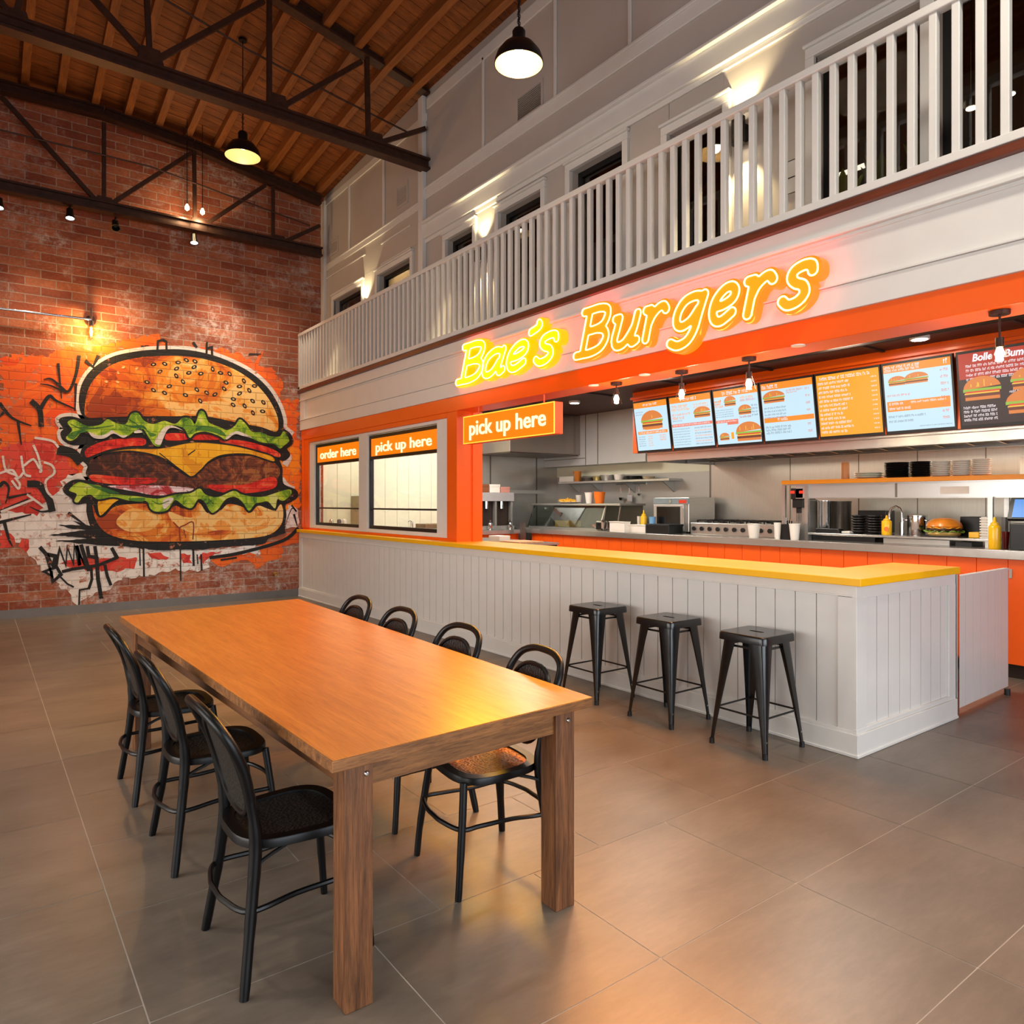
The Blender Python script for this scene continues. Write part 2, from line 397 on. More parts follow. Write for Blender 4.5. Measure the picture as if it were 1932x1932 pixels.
# brick wall, rear wall, left wall
struct(B('wall_brick', BRICK, None, (-4, 9.0, WY, WY+.25, 0, 9.4)))
struct(B('wall_left', WALLW, None, (-4.2, -4, -4, WY, 0, .5), (-4.2, -4, -4, WY, 4.2, 9.2), (-4.2, -4, -4, -1, .5, 4.2), (-4.2, -4, 7.4, WY, .5, 4.2)))
struct(B('wall_rear', WALLW, None, (-4.2, 9, -4.2, -4, 0, .4), (-4.2, 9, -4.2, -4, 4, 9.2), (-4.2, -1.8, -4.2, -4, .4, 4), (5.8, 9, -4.2, -4, .4, 4)))
for i, (a0, a1) in enumerate(((-1.8, .7), (.7, 3.2), (3.2, 5.8))):
    r = sthing('window_%d' % (20+i))  # unseen rear windows, added for the daylight from behind the camera
    B('window_frame', BLACK, r, (a0, a0+.05, -4.15, -4.05, .4, 4), (a1-.05, a1, -4.15, -4.05, .4, 4), (a0, a1, -4.15, -4.05, .4, .46), (a0, a1, -4.15, -4.05, 3.94, 4))
    B('window_pane', PANE, r, (a0+.05, a1-.05, -4.11, -4.1, .46, 3.94))
r = sthing('window_23')  # side window out of view, added to light floor and counter
B('window_frame', BLACK, r, (-4.15, -4.05, -1, 7.4, .5, .56), (-4.15, -4.05, -1, 7.4, 4.14, 4.2), *[(-4.15, -4.05, y, y+.05, .5, 4.2) for y in (-1, 1.1, 3.2, 5.3, 7.35)])
B('window_pane', PANE, r, (-4.11, -4.1, -.95, 7.35, .56, 4.14))
struct(B('baseboard_brick', SKIRT, None, (-4, FX, WY-.012, WY, 0, .12)))

# roof
P1 = [(4.9, 6.66), (4.72, 6.70), (2.59, 7.03), (.25, 7.13), (-4.3, 7.2)]
P2 = [(4.9, 6.86), (4.72, 6.91), (2.74, 7.44), (.25, 8.05), (-4.3, 9.1)]
def prof(P, x):
    for (xa, za), (xb, zb) in zip(P, P[1:]):
        if x >= xb: return za+(zb-za)*(xa-x)/(xa-xb)
    return P[-1][1]
def zc(x, y):
    t = max(0, min(1, (y-8.2)/(WY-8.2))); return prof(P1, x)*t+prof(P2, x)*(1-t)
def build_roof():
    b = MB(); xs = [4.9, 4.72, 3.7, 2.7, 1.5, .25, -1.5, -4.3]
    y = -4.2
    while y < WY+.1:
        y1 = min(y+.143, WY+.15)
        for j in range(len(xs)-1):
            q = [(xs[j], y), (xs[j+1], y), (xs[j+1], y1), (xs[j], y1)]
            lo = [(a, c, zc(a, c)) for a, c in q]; hi = [(a, c, z+.03) for a, c, z in lo]
            b.add(lo+hi, [(0,1,2,3), (7,6,5,4), (0,4,5,1), (1,5,6,2), (2,6,7,3), (3,7,4,0)])
        y += .151
    b.mi = 1
    for j in range(len(xs)-1):
        for (ya, yb) in ((-4.2, 8.2), (8.2, WY+.15)):
            q = [(xs[j], ya), (xs[j+1], ya), (xs[j+1], yb), (xs[j], yb)]; b.add([(a, c, zc(a, c)+.12) for a, c in q], [(0,1,2,3)])
    c = struct(b.build('ceiling', [ROOFW, DARK]))
    x = 4.52; 
    while x > -4:
        j = MB(); ww = .045; dp = .12
        for (ya, yb) in ((-4, 8.2), (8.2, WY)):
            vs = []
            for yy in (ya, yb):
                z = zc(x, yy)
                vs += [(x-ww, yy, z-dp), (x+ww, yy, z-dp), (x+ww, yy, z), (x-ww, yy, z)]
            j.add(vs, [(0,1,2,3), (7,6,5,4), (0,4,5,1), (1,5,6,2), (2,6,7,3), (3,7,4,0)])
        j.build('joist', JOIST, c); x -= .40
build_roof()

# trusses: every node read from the photo on the truss's own plane
def truss(Y, label, top, bot, webs, hw=.07):
    t = thing('roof_truss', label, 'truss', (0, Y, 0))
    def loc(p): return Vector((p[0], 0, p[2]))
    def chord(name, pts, w, h):
        b = MB()
        for p, q in zip(pts, pts[1:]):
            p = loc(p); q = loc(q); b.bar(p, q, w, h*.22); up = (q-p).normalized().cross(Vector((0,1,0))); s = 1 if up.z > 0 else -1
            b.bar(p+up*s*h*.5, q+up*s*h*.5, w*.35, h); b.bar(p+up*s*h, q+up*s*h, w, h*.22)
        b.build(name, BROWNM, t)
    chord('top_chord', top, .14, .12); chord('bottom_chord', bot, .15, .12)
    for p, q in webs:
        b = MB(); p = loc(p); q = loc(q); b.bar(p, q, .05, .055); b.build('web_member', BROWNM, t)
    return t
def gusset(t, pts):
    for p in pts:
        b = MB(); x, _, z = p; b.prism([(x-.13, -.035, z+.0), (x+.13, -.035, z+.0), (x+.09, -.035, z+.16), (x-.09, -.035, z+.16)], (0, .07, 0))
        b.build('gusset_plate', BROWNM, t)
Y2 = 8.2
def q2(x, y): return onY(x, y, Y2)
t2b = [q2(808, 322), Vector((-4, Y2, 6.02))]; t2t = [q2(808, 180), q2(640, 76), q2(517, 0), Vector((.25, Y2, 7.75)), Vector((-4, Y2, 8.75))]
T2 = truss(Y2, 'dark brown steel roof truss crossing above the long table, nearer of the two', t2t, t2b,
  [(q2(283, 116), q2(160, -20)), (q2(283, 116), q2(275, -40)), (q2(290, 116), q2(497, 2)), (q2(508, 196), q2(508, 2)), (q2(525, 206), q2(682, 116)),
   (q2(695, 272), q2(692, 112)), (q2(708, 272), q2(802, 243)), (q2(28, 40), q2(44, -30)), (q2(28, 40), Vector((-1.3, Y2, 8.0)))])
gusset(T2, [q2(283, 122), q2(522, 206), q2(706, 276), q2(28, 52)])
Y1 = 11.45
def q1(x, y): return onY(x, y, Y1)
t1b = [q1(606, 484), Vector((-4, Y1, q1(0, 362).z))]; t1t = [q1(604, 386), q1(505, 345), q1(364, 282), q1(196, 222), q1(0, 172), Vector((-4, Y1, 6.85))]
T1 = truss(Y1, 'dark brown steel roof truss close to the brick wall, farther of the two', t1t, t1b,
  [(q1(190, 388), q1(2, 182)), (q1(196, 388), q1(196, 232)), (q1(204, 388), q1(362, 288)), (q1(368, 428), q1(366, 285)), (q1(384, 426), q1(500, 350)),
   (q1(515, 458), q1(515, 352)), (q1(532, 458), q1(603, 426))])
gusset(T1, [q1(197, 394), q1(374, 434), q1(525, 464)])
# thin conduits hung under the roof
def conduit(label, pts, r=.012, m=BROWNM):
    b = MB(); b.tube(pts, r, 8); return tag(b.build('conduit_pipe', m, None, smooth=True), label, 'pipe')
conduit('thin black conduit running through the farther roof truss', [q1(-60, 238)+Vector((0,-.12,0)), q1(280, 320)+Vector((0,-.12,0)), q1(580, 430)+Vector((0,-.12,0))])
conduit('thin black conduit running through the nearer roof truss', [onY(290, -14, 8.45), onY(470, 95, 8.45), onY(640, 185, 8.45), onY(770, 250, 8.45)])

# upper white wall with window openings onto the balcony
WZ0, WZ1 = 3.40, 4.80
def yx(px, X=UX): return onX(px, 500, X).y
wins = [(yx(631), yx(684), 4.86), (yx(714), yx(776), 4.86), (yx(843), yx(894), 4.82), (yx(943), yx(1023), 4.80), (yx(1078), yx(1177), 4.82), (yx(1262), yx(1366), 4.67), (yx(1540), 2.085, 4.67), (2.0, .5, 4.67)]
def upper_wall():
    bx = []; last = WY
    for a, c, zt in wins:
        bx += [(UX, UX+.15, a, last, WZ0, 5.0), (UX, UX+.15, c, a, zt, 5.0)]; last = c
    bx += [(UX, UX+.15, -4, last, WZ0, 5.0), (UX, UX+.15, -4, WY, 5.0, 7.0)]
    struct(B('wall_upper', WALLW, None, *bx))
    # mouldings
    n = 1
    def trim(*boxes, bevel=.006, m=WHITE):
        nonlocal n
        struct(B('trim_%d' % n, m, None, *boxes, bevel=bevel)); n += 1
    ys = 8.25
    trim((UX-.05, UX, -4, ys, 4.98, 5.16), (UX-.09, UX, -4, ys, 5.16, 5.19), (UX-.02, UX, -4, ys, 4.93, 4.98))
    trim((UX-.02, UX, -4, ys, 5.50, 5.62), (UX-.035, UX, -4, ys, 5.62, 5.65))
    trim((UX-.02, UX, ys+.1, WY, 5.42, 5.50), (UX-.03, UX, ys+.1, WY, 5.50, 5.52))
    trim((UX-.06, UX, ys-.02, ys+.10, WZ0, 6.85))
    trim((UX-.05, UX, WY-.14, WY, WZ0, 6.6))
    trim((UX-.02, UX, -4, 8.2, 6.66, 6.80), (UX-.02, UX, 8.2, WY, 6.52, 6.62))
    for px in (660, 725): y = yx(px); trim((UX-.02, UX, y-.03, y+.03, 5.5, 6.6))
    for px in (913, 1049, 1190, 1375): y = yx(px); trim((UX-.02, UX, y-.02, y+.02, 5.62, 6.7))
    # raised panel mouldings left of the pilaster
    trim((UX-.02, UX, yx(776), yx(720), 5.28, 5.30), (UX-.02, UX, yx(776), yx(720), 4.98, 5.0)); trim((UX-.02, UX, yx(690), yx(612), 5.28, 5.30))
    for i, (a, c, zt) in enumerate(wins):
        f = .07
        trim((UX-.03, UX+.02, a, a+f, WZ0, zt), (UX-.03, UX+.02, c-f, c, WZ0, zt), (UX-.03, UX+.02, c-f, a+f, zt, zt+f), (UX-.05, UX, c-f-.01, a+f+.01, zt+f, zt+f+.025))
        r = sthing('window_%d' % (i+1))
        X0, X1 = UX+.09, UX+.14; t = .055
        B('window_frame', BLACK, r, (X0, X1, a-t, a, WZ0, zt), (X0, X1, c, c+t, WZ0, zt), (X0, X1, c, a, zt-t, zt), (X0, X1, c, a, WZ0, WZ0+t))
        B('window_pane', PANED, r, (X0+.02, X0+.0205, c+t, a-t, WZ0+t, zt-t))
upper_wall()
p = onX(1492, 335, UX); t = thing('wall_notice', 'small framed notice on the upper wall between balusters', 'notice', (UX, p.y, p.z))
B('backing', WHITE, t, (-.008, 0, -.07, .07, -.12, .12)); B('rim', BLACK, t, (-.011, -.008, -.07, -.064, -.12, .12), (-.011, -.008, .064, .07, -.12, .12), (-.011, -.008, -.07, .07, .114, .12), (-.011, -.008, -.07, .07, -.12, -.114), (-.011, -.008, -.05, .05, -.01, .0))
# room behind the upper windows
BEIGE = mat('beige_blind', (186,168,132), .8, var=.05)
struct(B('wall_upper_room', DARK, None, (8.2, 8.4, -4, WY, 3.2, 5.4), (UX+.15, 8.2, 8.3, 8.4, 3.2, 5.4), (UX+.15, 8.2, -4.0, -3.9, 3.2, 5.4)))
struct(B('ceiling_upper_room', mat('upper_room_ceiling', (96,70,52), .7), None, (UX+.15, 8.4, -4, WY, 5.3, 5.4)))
struct(B('wall_upper_left_room', BEIGE, None, (5.3, 5.36, 8.4, WY, 3.3, 5.3)))
light('upper_room_light', 'AREA', (5.1, 10, 5.2), 14, (1,.85,.6), (0,0,0), .6)
light('upper_room_light', 'AREA', (6.4, 3.2, 5.2), 34, (1,.85,.6), (0,0,0), .8)
for i, (px, py) in enumerate(((1791, 72), (1833, 204), (1905, 178))):
    p = onX(px, py, 5.5+.35*i); b = MB(); b.cyl((p.x, p.y, p.z), .05, .05, 16); b.mi = 1; b.cyl((p.x, p.y, p.z-.004), .036, .004, 16)
    tag(b.build('spotlight', [BLACK, BULB]), ['glowing ceiling spotlight seen through the right end upper window, highest one', 'glowing spotlight seen through the right end upper window, below the highest', 'small glowing spotlight at the right edge behind the railing'][i], 'spotlight')
    b = MB(); b.tube([(p.x, p.y, p.z+.05), (p.x, p.y, 5.3)], .006, 6); o = b.build('spotlight_stem', BLACK, None); o.parent = SC.objects['spotlight' if i == 0 else 'spotlight.%03d' % i]
p = onX(1650, 305, 5.2)
b = MB(); b.cyl((p.x, p.y, p.z), .018, 1.0, 10, 'y'); tag(b.build('tube_light', emis('tube', (235,240,225), 4)), 'glowing white tube light low behind the upper window', 'light')
# potted plant behind the glass
def plant(x, y, z, lab):
    t = thing('potted_plant', lab, 'plant', (x, y, z))
    b = MB(); b.lathe([(.09, 0), (.13, .2), (.14, .22), (.11, .22), (.1, .18)], seg=18); b.build('pot', mat('dark_pot', (40,34,30), .6), t, smooth=True)
    b = MB()
    for i in range(60):
        a = random.uniform(0, 2*PI); r = random.uniform(.02, .09); L = random.uniform(.14, .30); tip = Vector((math.cos(a)*(r+L*.25), math.sin(a)*(r+L*.25), .2+L*1.3)); base = Vector((math.cos(a)*r*.4, math.sin(a)*r*.4, .18))
        mid = (base+tip)/2+Vector((0,0,.1)); s = Vector((-math.sin(a), math.cos(a), 0))*random.uniform(.02, .045)
        b.add([base, mid-s, tip, mid+s], [(0,1,2), (0,2,3)])
    b.build('foliage', mat('plant_leaf', (150,170,40), .5, var=.3), t)
for i, px in enumerate((1590, 1665, 1750)):
    p = onX(px, 345, 5.15); plant(5.15, p.y, 3.42, ['leafy plant behind the upper window, leftmost of the plants', 'leafy green plant behind the upper window, middle plant', 'leafy plant behind the upper window, rightmost near the black post'][i])
    light('plant_light', 'POINT', (5.0, p.y, 4.25), 1.2, (1,.9,.6), radius=.05) if i == 1 else None

# balcony: floor slab, white fascia, brown nosing, orange header beam
struct(B('floor_balcony', TRIMB, None, (FX-.06, UX+.15, -4, WY, 3.35, 3.40), (UX+.15, 8.4, -4, WY, 3.3, 3.40)))
struct(B('wall_fascia', WHITE, None, (FX, FX+.3, -4, WY, 2.74, 3.35), (FX-.02, FX, -4, WY, 3.24, 3.35), (FX-.035, FX, -4, WY, 3.215, 3.24), (FX-.012, FX, -4, WY, 3.19, 3.20),
  (FX-.02, FX, -4, WY, 2.74, 2.90), (FX-.03, FX, -4, WY, 2.90, 2.915), (FX-.02, FX, WY-.2, WY, 2.74, 3.24), bevel=.003))
struct(B('trim_80', ORANGE, None, (FX-.005, FX+.28, -4, WY-.01, 2.58, 2.74), bevel=.004))
def railing():
    t = thing('balcony_railing', 'long white wooden balcony railing above the neon sign', 'railing', (FX-.02, 0, 3.40))
    B('top_rail', WHITE, t, (-.035, .035, -1.0, WY, .885, .935), bevel=.006); B('bottom_rail', WHITE, t, (-.03, .03, -1.0, WY, .012, .062), bevel=.004)
    y = 1.484+.1175*86; first = None; n = 0
    while n < 99:
        if first is None:
            b = MB(); b.box(-.022, .022, -.021, .021, .062, .885); first = b.build('baluster', WHITE, t, bevel=.004); first.location = (0, y, 0)
        else:
            c = first.copy(); COL.objects.link(c); c.parent = t; c.location = (0, y, 0)
        y -= .1175; n += 1
        if y < -.2: break
    B('post', WHITE, t, (-.03, .03, WY-.06, WY, 0, .935), bevel=.004)
railing()
# up-and-down wall sconces
for i, (px, py) in enumerate(((684, 578), (905, 455), (1396, 262))):
    p = onX(px, py, UX-.07); z = [4.42, 4.42, 4.36][i]
    t = thing('wall_sconce', ['black cylinder wall sconce glowing up and down, nearest the brick wall', 'black cylinder wall sconce glowing up and down, middle of three', 'black cylinder wall sconce glowing up and down, largest, right of the others'][i], 'sconce', (UX, p.y, z), group='cylinder sconces on the upper wall')
    b = MB(); b.lathe([(.028, -.1), (.05, -.1), (.05, .1), (.028, .1)], (-.09, 0, 0), 20, cap=False); b.build('shade', BLACK, t, smooth=True)
    B('bracket', BLACK, t, (-.045, 0, -.03, .03, -.06, .06))
    b = MB(); b.cyl((-.09, 0, -.097), .026, .004, 16); b.cyl((-.09, 0, .093), .026, .004, 16); b.build('bulb', BULB, t)
    light('sconce_light', 'SPOT', (-.09, 0, .13), 30, (1,.80,.44), (PI, 0, 0), spot=1.75, blend=.7, radius=.02, parent=t)
    light('sconce_light', 'SPOT', (-.09, 0, -.13), 40, (1,.80,.44), (0, 0, 0), spot=1.6, blend=.7, radius=.02, parent=t)
# vents on the upper wall
GRILLE = mat('vent_grey', (128,120,110), .5)
for i, (a, c, z0, z1) in enumerate(((yx(978), yx(1022), 5.68, 5.92), (yx(750), yx(768), 5.66, 5.92), (yx(625), yx(637), 5.65, 5.85))):
    t = thing('wall_vent', ['grey mesh wall vent, largest, below the pendant lamp', 'small pale louvred vent beside the nearer truss end', 'small pale vent high near the brick wall corner'][i], 'vent', (UX, (a+c)/2, z0)); wv = abs(a-c)/2; h = z1-z0
    B('frame', WALLW, t, (-.012, 0, -wv-.03, -wv, -.03, h+.03), (-.012, 0, wv, wv+.03, -.03, h+.03), (-.012, 0, -wv, wv, -.03, 0), (-.012, 0, -wv, wv, h, h+.03))
    B('louvres', GRILLE if i == 0 else WALLW, t, *[(-.01, 0, -wv, wv, k*.02, k*.02+.011) for k in range(int(h/.02))])

# ================================================================== FRONT OF THE BAR
# window wall left of the orange post
def qx(px, X=FX): return onX(px, 500, X).y
yP0, yP1 = qx(905, 4.64), qx(862)         # post
PY = qx(862)
WTOP = 2.50; SILL = 1.14
w1a, w1b, w2a, w2b = qx(598, 4.40), qx(683, 4.40), qx(699, 4.40), qx(831, 4.40)
struct(B('wall_window_surround', ORANGE, None, (FX, FX+.12, qx(582), WY-.02, SILL, 2.58), (FX, FX+.3, PY, qx(843), SILL, 2.58), (FX, FX+.12, qx(843), qx(582), 2.52, 2.58), (FX-.012, FX, qx(574), WY-.06, SILL, 2.58), bevel=.004))
wy0, wy1 = qx(582), qx(843)
struct(B('trim_81', WHITE, None, (FX+.02, FX+.13, w1a, wy0, SILL, 2.52), (FX+.02, FX+.13, w2a, w1b, SILL, 2.52), (FX+.02, FX+.13, wy1, w2b, SILL, 2.52), (FX+.02, FX+.13, wy1, wy0, SILL, 1.19), (FX+.02, FX+.13, wy1, wy0, WTOP-.02, 2.52), bevel=.003))
SIGNO = emis('lit_sign_orange', (255,128,6), .72); SIGNW = emis('lit_sign_white', (255,246,190), 1.1)
def text_mesh(name, s, size, m, parent, origin, extr=.004, xdir=(0,-1,0), align='CENTER', width=None, offset=0, shear=0):
    cu = bpy.data.curves.new(name, 'FONT'); cu.body = s; cu.size = size; cu.align_x = align; cu.align_y = 'CENTER'; cu.extrude = extr; cu.offset = offset; cu.shear = shear; cu.resolution_u = 4
    o = bpy.data.objects.new(name, cu); COL.objects.link(o)
    bpy.context.view_layer.update()
    dg = bpy.context.evaluated_depsgraph_get(); me = bpy.data.meshes.new_from_object(o.evaluated_get(dg)); bpy.data.objects.remove(o)
    xs = [v.co.x for v in me.vertices]; wd = max(xs)-min(xs); sx = (width/wd) if width else 1
    X = Vector(xdir); Z = Vector((0,0,1)); n = X.cross(Z)
    for v in me.vertices: v.co = Vector(origin)+X*v.co.x*sx+Z*v.co.y+n*v.co.z
    me.materials.clear(); me.materials.append(m)
    o = bpy.data.objects.new(name, me); COL.objects.link(o); o.parent = parent; return o
for i, (a, c, s) in enumerate(((w1a, w1b, 'order here'), (w2a, w2b, 'pick up here'))):
    r = sthing('window_%d' % (10+i)); X0, X1 = FX+.05, FX+.10; t = .045
    zt = WTOP-.03
    B('window_frame', BLACK, r, (X0, X1, a-t, a, 1.19, zt), (X0, X1, c, c+t, 1.19, zt), (X0, X1, c, a, zt-t, zt), (X0, X1, c, a, 1.19, 1.19+t), (X0, X1, c, a, 2.14, 2.185), (X0, X1, c, a, 1.45, 1.475), bevel=.003)
    B('window_pane', PANE, r, (X0+.02, X0+.0205, c+t, a-t, 1.235, 1.45), (X0+.02, X0+.0205, c+t, a-t, 1.475, 2.14))
    sg = thing('lightbox_sign', ['small lit orange sign reading order here in the far window', 'lit orange sign reading pick up here inside the window'][i], 'sign', (X0+.01, (a+c)/2, 2.185)); hw = (a-c)/2-t
    B('panel', SIGNO, sg, (0, .03, -hw, hw, 0, zt-t-2.185))
    text_mesh('lettering', s, .19, SIGNW, sg, (-.004, 0, (zt-t-2.185)/2-.01), width=hw*2*.84, offset=.002)
# hanging pick up here box sign
hs = thing('lightbox_sign', 'large lit orange box sign reading pick up here hanging beside the post', 'sign', (FX-.02, (qx(878)+qx(1050))/2, 2.19)); hw = (qx(878)-qx(1050))/2
B('housing', mat('sign_housing', (240,84,20), .4, var=.02), hs, (0, .10, -hw, hw, 0, .30), bevel=.004)
B('panel', SIGNO, hs, (-.006, 0, -hw+.012, hw-.012, .012, .288)); B('rim', emis('sign_rim', (255,190,60), 1.2), hs, (-.009, 0, -hw, hw, 0, .010), (-.009, 0, -hw, hw, .29, .30), (-.009, 0, -hw, -hw+.01, .01, .29), (-.009, 0, hw-.01, hw, .01, .29))
text_mesh('lettering', 'pick up here', .225, SIGNW, hs, (-.011, 0, .155), width=hw*2*.84, offset=.003)
for y in (-hw*.72, hw*.72): b = MB(); b.cyl((.05, y, .30), .008, .092, 8); b.build('hanger', ORANGE, hs)
# orange post
B('trim_82', ORANGE, None, (FX-.004, FX+.31, PY-.004, PY+.02, 1.107, 2.582), (FX+.2, FX+.33, PY-.024, PY, 1.107, 2.581)); struct(SC.objects['trim_82'])

# white beadboard counter base
BX0 = 4.29; EY = 2.27; EX = 5.67
def counter():
    t = thing('service_counter', 'long white beadboard service counter with panelled end', 'counter', (BX0, EY, 0))
    g = MB(); gap = .0035
    y = .12
    while y < WY-EY-.16: g.box(.012, .03, y+gap, min(y+.148, WY-EY-.15)-gap, .16, .98); y += .148
    g.box(.03, .35, .05, WY-EY-.02, .02, 1.055)
    g.build('front_panelling', WHITE, t, bevel=.0)
    g = MB(); x = .12
    while x < EX-BX0-.12: g.box(x+gap, min(x+.149, EX-BX0-.11)-gap, .012, .03, .17, .96); x += .149
    g.box(.35, EX-BX0-.01, .03, .33, .02, 1.055)
    g.build('end_panelling', WHITE, t)
    B('top_rail', WHITE, t, (0, .03, .02, WY-EY-.02, .98, 1.06), (.0, EX-BX0, 0, .03, .96, 1.06), (-.006, 0.02, .02, WY-EY-.02, .972, .985), bevel=.003)
    for q in ((-.002, .12, -.002, .12, .13, .97), (EX-BX0-.11, EX-BX0, -.001, .06, .13, .965), (-.001, .03, WY-EY-.15, WY-EY-.01, .13, .97)): B('corner_post', WHITE, t, q, bevel=.003)
    B('baseboard', WHITE, t, (-.014, .03, -.014, WY-EY-.02, 0, .14), (-.004, .02, -.004, WY-EY-.02, .14, .16), (-.014, EX-BX0, -.014, .03, 0, .14), (-.004, EX-BX0-.1, -.004, .02, .14, .17), (-.022, .0, -.022, WY-EY-.02, 0, .02), (-.022, EX-BX0, -.022, 0, 0, .02), bevel=.003)
counter()
b = MB(); b.prism([(4.10, 2.145, 1.062), (5.43, 2.145, 1.062), (5.43, 2.60, 1.062), (4.72, 2.60, 1.062), (4.72, PY-.02, 1.062), (4.64, PY-.02, 1.062), (4.64, WY-.01, 1.062), (4.25, WY-.01, 1.062)], (0, 0, .045))
tag(b.build('countertop', YELLOW, None, bevel=.004), 'bright yellow L-shaped countertop running along the white counter', 'countertop')
struct(B('trim_83', ORANGE, None, (FX+.02, FX+.13, yP1, WY-.02, 1.107, 1.14)))
# white low gate between the counters
gt = thing('low_gate', 'low white panelled gate between the yellow counter and the orange cabinets', 'gate', (5.72, 2.28, 0))
g = MB(); L = 1.05
for k in range(7): g.box(k*L/7+.002, (k+1)*L/7-.002, 0, .03, .05, 1.0)
g.box(0, L, .008, .024, .05, 1.0); g.build('panel', WHITE, gt, rot=(0, 0, math.radians(2)))
B('cap', WHITE, gt, (0, L, -.005, .035, 1.0, 1.015), ).rotation_euler = (0, 0, math.radians(2))
B('hinge_post', CHROME, gt, (-.045, -.015, -.02, .03, 0, 1.03))
b = MB(); b.cyl((.95, .01, 0), .022, .05, 12); b.build('foot', BLACK, gt)

# ================================================================== NEON SIGN
def contours(F, xs, ys, lv):
    """marching squares: closed loops where field F (rows = y) equals lv"""
    H, W = F.shape; segs = {}
    def ip(xa, ya, fa, xb, yb, fb):
        t = (lv-fa)/(fb-fa); return (xa+(xb-xa)*t, ya+(yb-ya)*t)
    tab = {1:[(3,0)],2:[(0,1)],3:[(3,1)],4:[(1,2)],5:[(3,2),(1,0)],6:[(0,2)],7:[(3,2)],8:[(2,3)],9:[(2,0)],10:[(0,3),(2,1)],11:[(2,1)],12:[(1,3)],13:[(1,0)],14:[(0,3)]}
    ins = F < lv; pts = {}; nxt = {}
    idx = ins[:-1,:-1]*1+ins[:-1,1:]*2+ins[1:,1:]*4+ins[1:,:-1]*8
    for j, i in zip(*np.nonzero((idx > 0) & (idx < 15))):
        k = int(idx[j, i])
        def ek(e): return [('h', i, j), ('v', i+1, j), ('h', i, j+1), ('v', i, j)][e]
        def ept(e):
            if e == 0: return ip(xs[i], ys[j], F[j,i], xs[i+1], ys[j], F[j,i+1])
            if e == 1: return ip(xs[i+1], ys[j], F[j,i+1], xs[i+1], ys[j+1], F[j+1,i+1])
            if e == 2: return ip(xs[i], ys[j+1], F[j+1,i], xs[i+1], ys[j+1], F[j+1,i+1])
            return ip(xs[i], ys[j], F[j,i], xs[i], ys[j+1], F[j+1,i])
        for a, c in tab[k]:
            ka, kc = ek(a), ek(c); pts[ka] = ept(a); pts[kc] = ept(c); nxt[ka] = kc
    loops = []
    while nxt:
        k0, k = next(iter(nxt.items())); lp = [k0]; del nxt[k0]
        while k in nxt: lp.append(k); k2 = nxt.pop(k); k = k2
        if len(lp) > 8: loops.append([pts[q] for q in lp])
    out = []
    for lp in loops:   # light smoothing
        n = len(lp); a = np.array(lp)
        for _ in range(2): a = (np.roll(a, 1, 0)+2*a+np.roll(a, -1, 0))/4
        out.append(a[::2] if n > 40 else a)
    return out
def field(strokes, xs, ys):
    X, Y = np.meshgrid(xs, ys); D = np.full(X.shape, 9.0)
    for st in strokes:
        for (ax, ay), (bx, by) in zip(st, st[1:]):
            dx, dy = bx-ax, by-ay; L = dx*dx+dy*dy+1e-12; t = np.clip(((X-ax)*dx+(Y-ay)*dy)/L, 0, 1)
            D = np.minimum(D, np.hypot(X-ax-t*dx, Y-ay-t*dy))
    return D
def sm(pts, k=5): return [(p.x, p.y) for p in catmull([(x, y, 0) for x, y in pts], k, False)]
GL = {
 'B': ([[(.12,0),(.12,1)], [(-.02,1),(.12,1)], [(-.03,0),(.12,0)]], [[(.12,1),(.34,1),(.52,.93),(.56,.77),(.50,.60),(.34,.53),(.12,.53)], [(.34,.53),(.54,.46),(.62,.28),(.54,.08),(.34,0),(.12,0)]]),
 'a': ([], [[(.50,.56),(.40,.62),(.26,.62),(.10,.50),(.04,.28),(.08,.06),(.20,0),(.34,.08),(.46,.30)], [(.54,.62),(.50,.34),(.47,.10),(.52,0),(.62,.06)]]),
 'e': ([], [[(.06,.30),(.26,.30),(.46,.38),(.50,.52),(.40,.62),(.24,.60),(.08,.44),(.04,.22),(.12,.04),(.28,0),(.50,.12)]]),
 "'": ([], [[(.10,1.02),(.12,.96),(.10,.90),(.04,.84)]]),
 's': ([], [[(.48,.50),(.44,.60),(.30,.63),(.14,.58),(.10,.46),(.20,.35),(.34,.28),(.40,.14),(.30,.02),(.12,-.01),(.0,.08)]]),
 'u': ([[(-.02,.62),(.08,.62)]], [[(.08,.62),(.06,.40),(.04,.14),(.12,0),(.28,.02),(.40,.18),(.48,.36)], [(.50,.62),(.48,.36),(.44,.10),(.48,0),(.58,.04)]]),
 'r': ([[(-.02,.62),(.10,.62),(.08,0)]], [[(.09,.30),(.16,.48),(.28,.60),(.40,.63),(.48,.54)]]),
 'g': ([], [[(.50,.60),(.34,.64),(.16,.58),(.06,.38),(.08,.16),(.20,.08),(.36,.16),(.48,.36)], [(.54,.62),(.50,.30),(.46,-.04),(.36,-.24),(.18,-.30),(.02,-.22)]]),
}
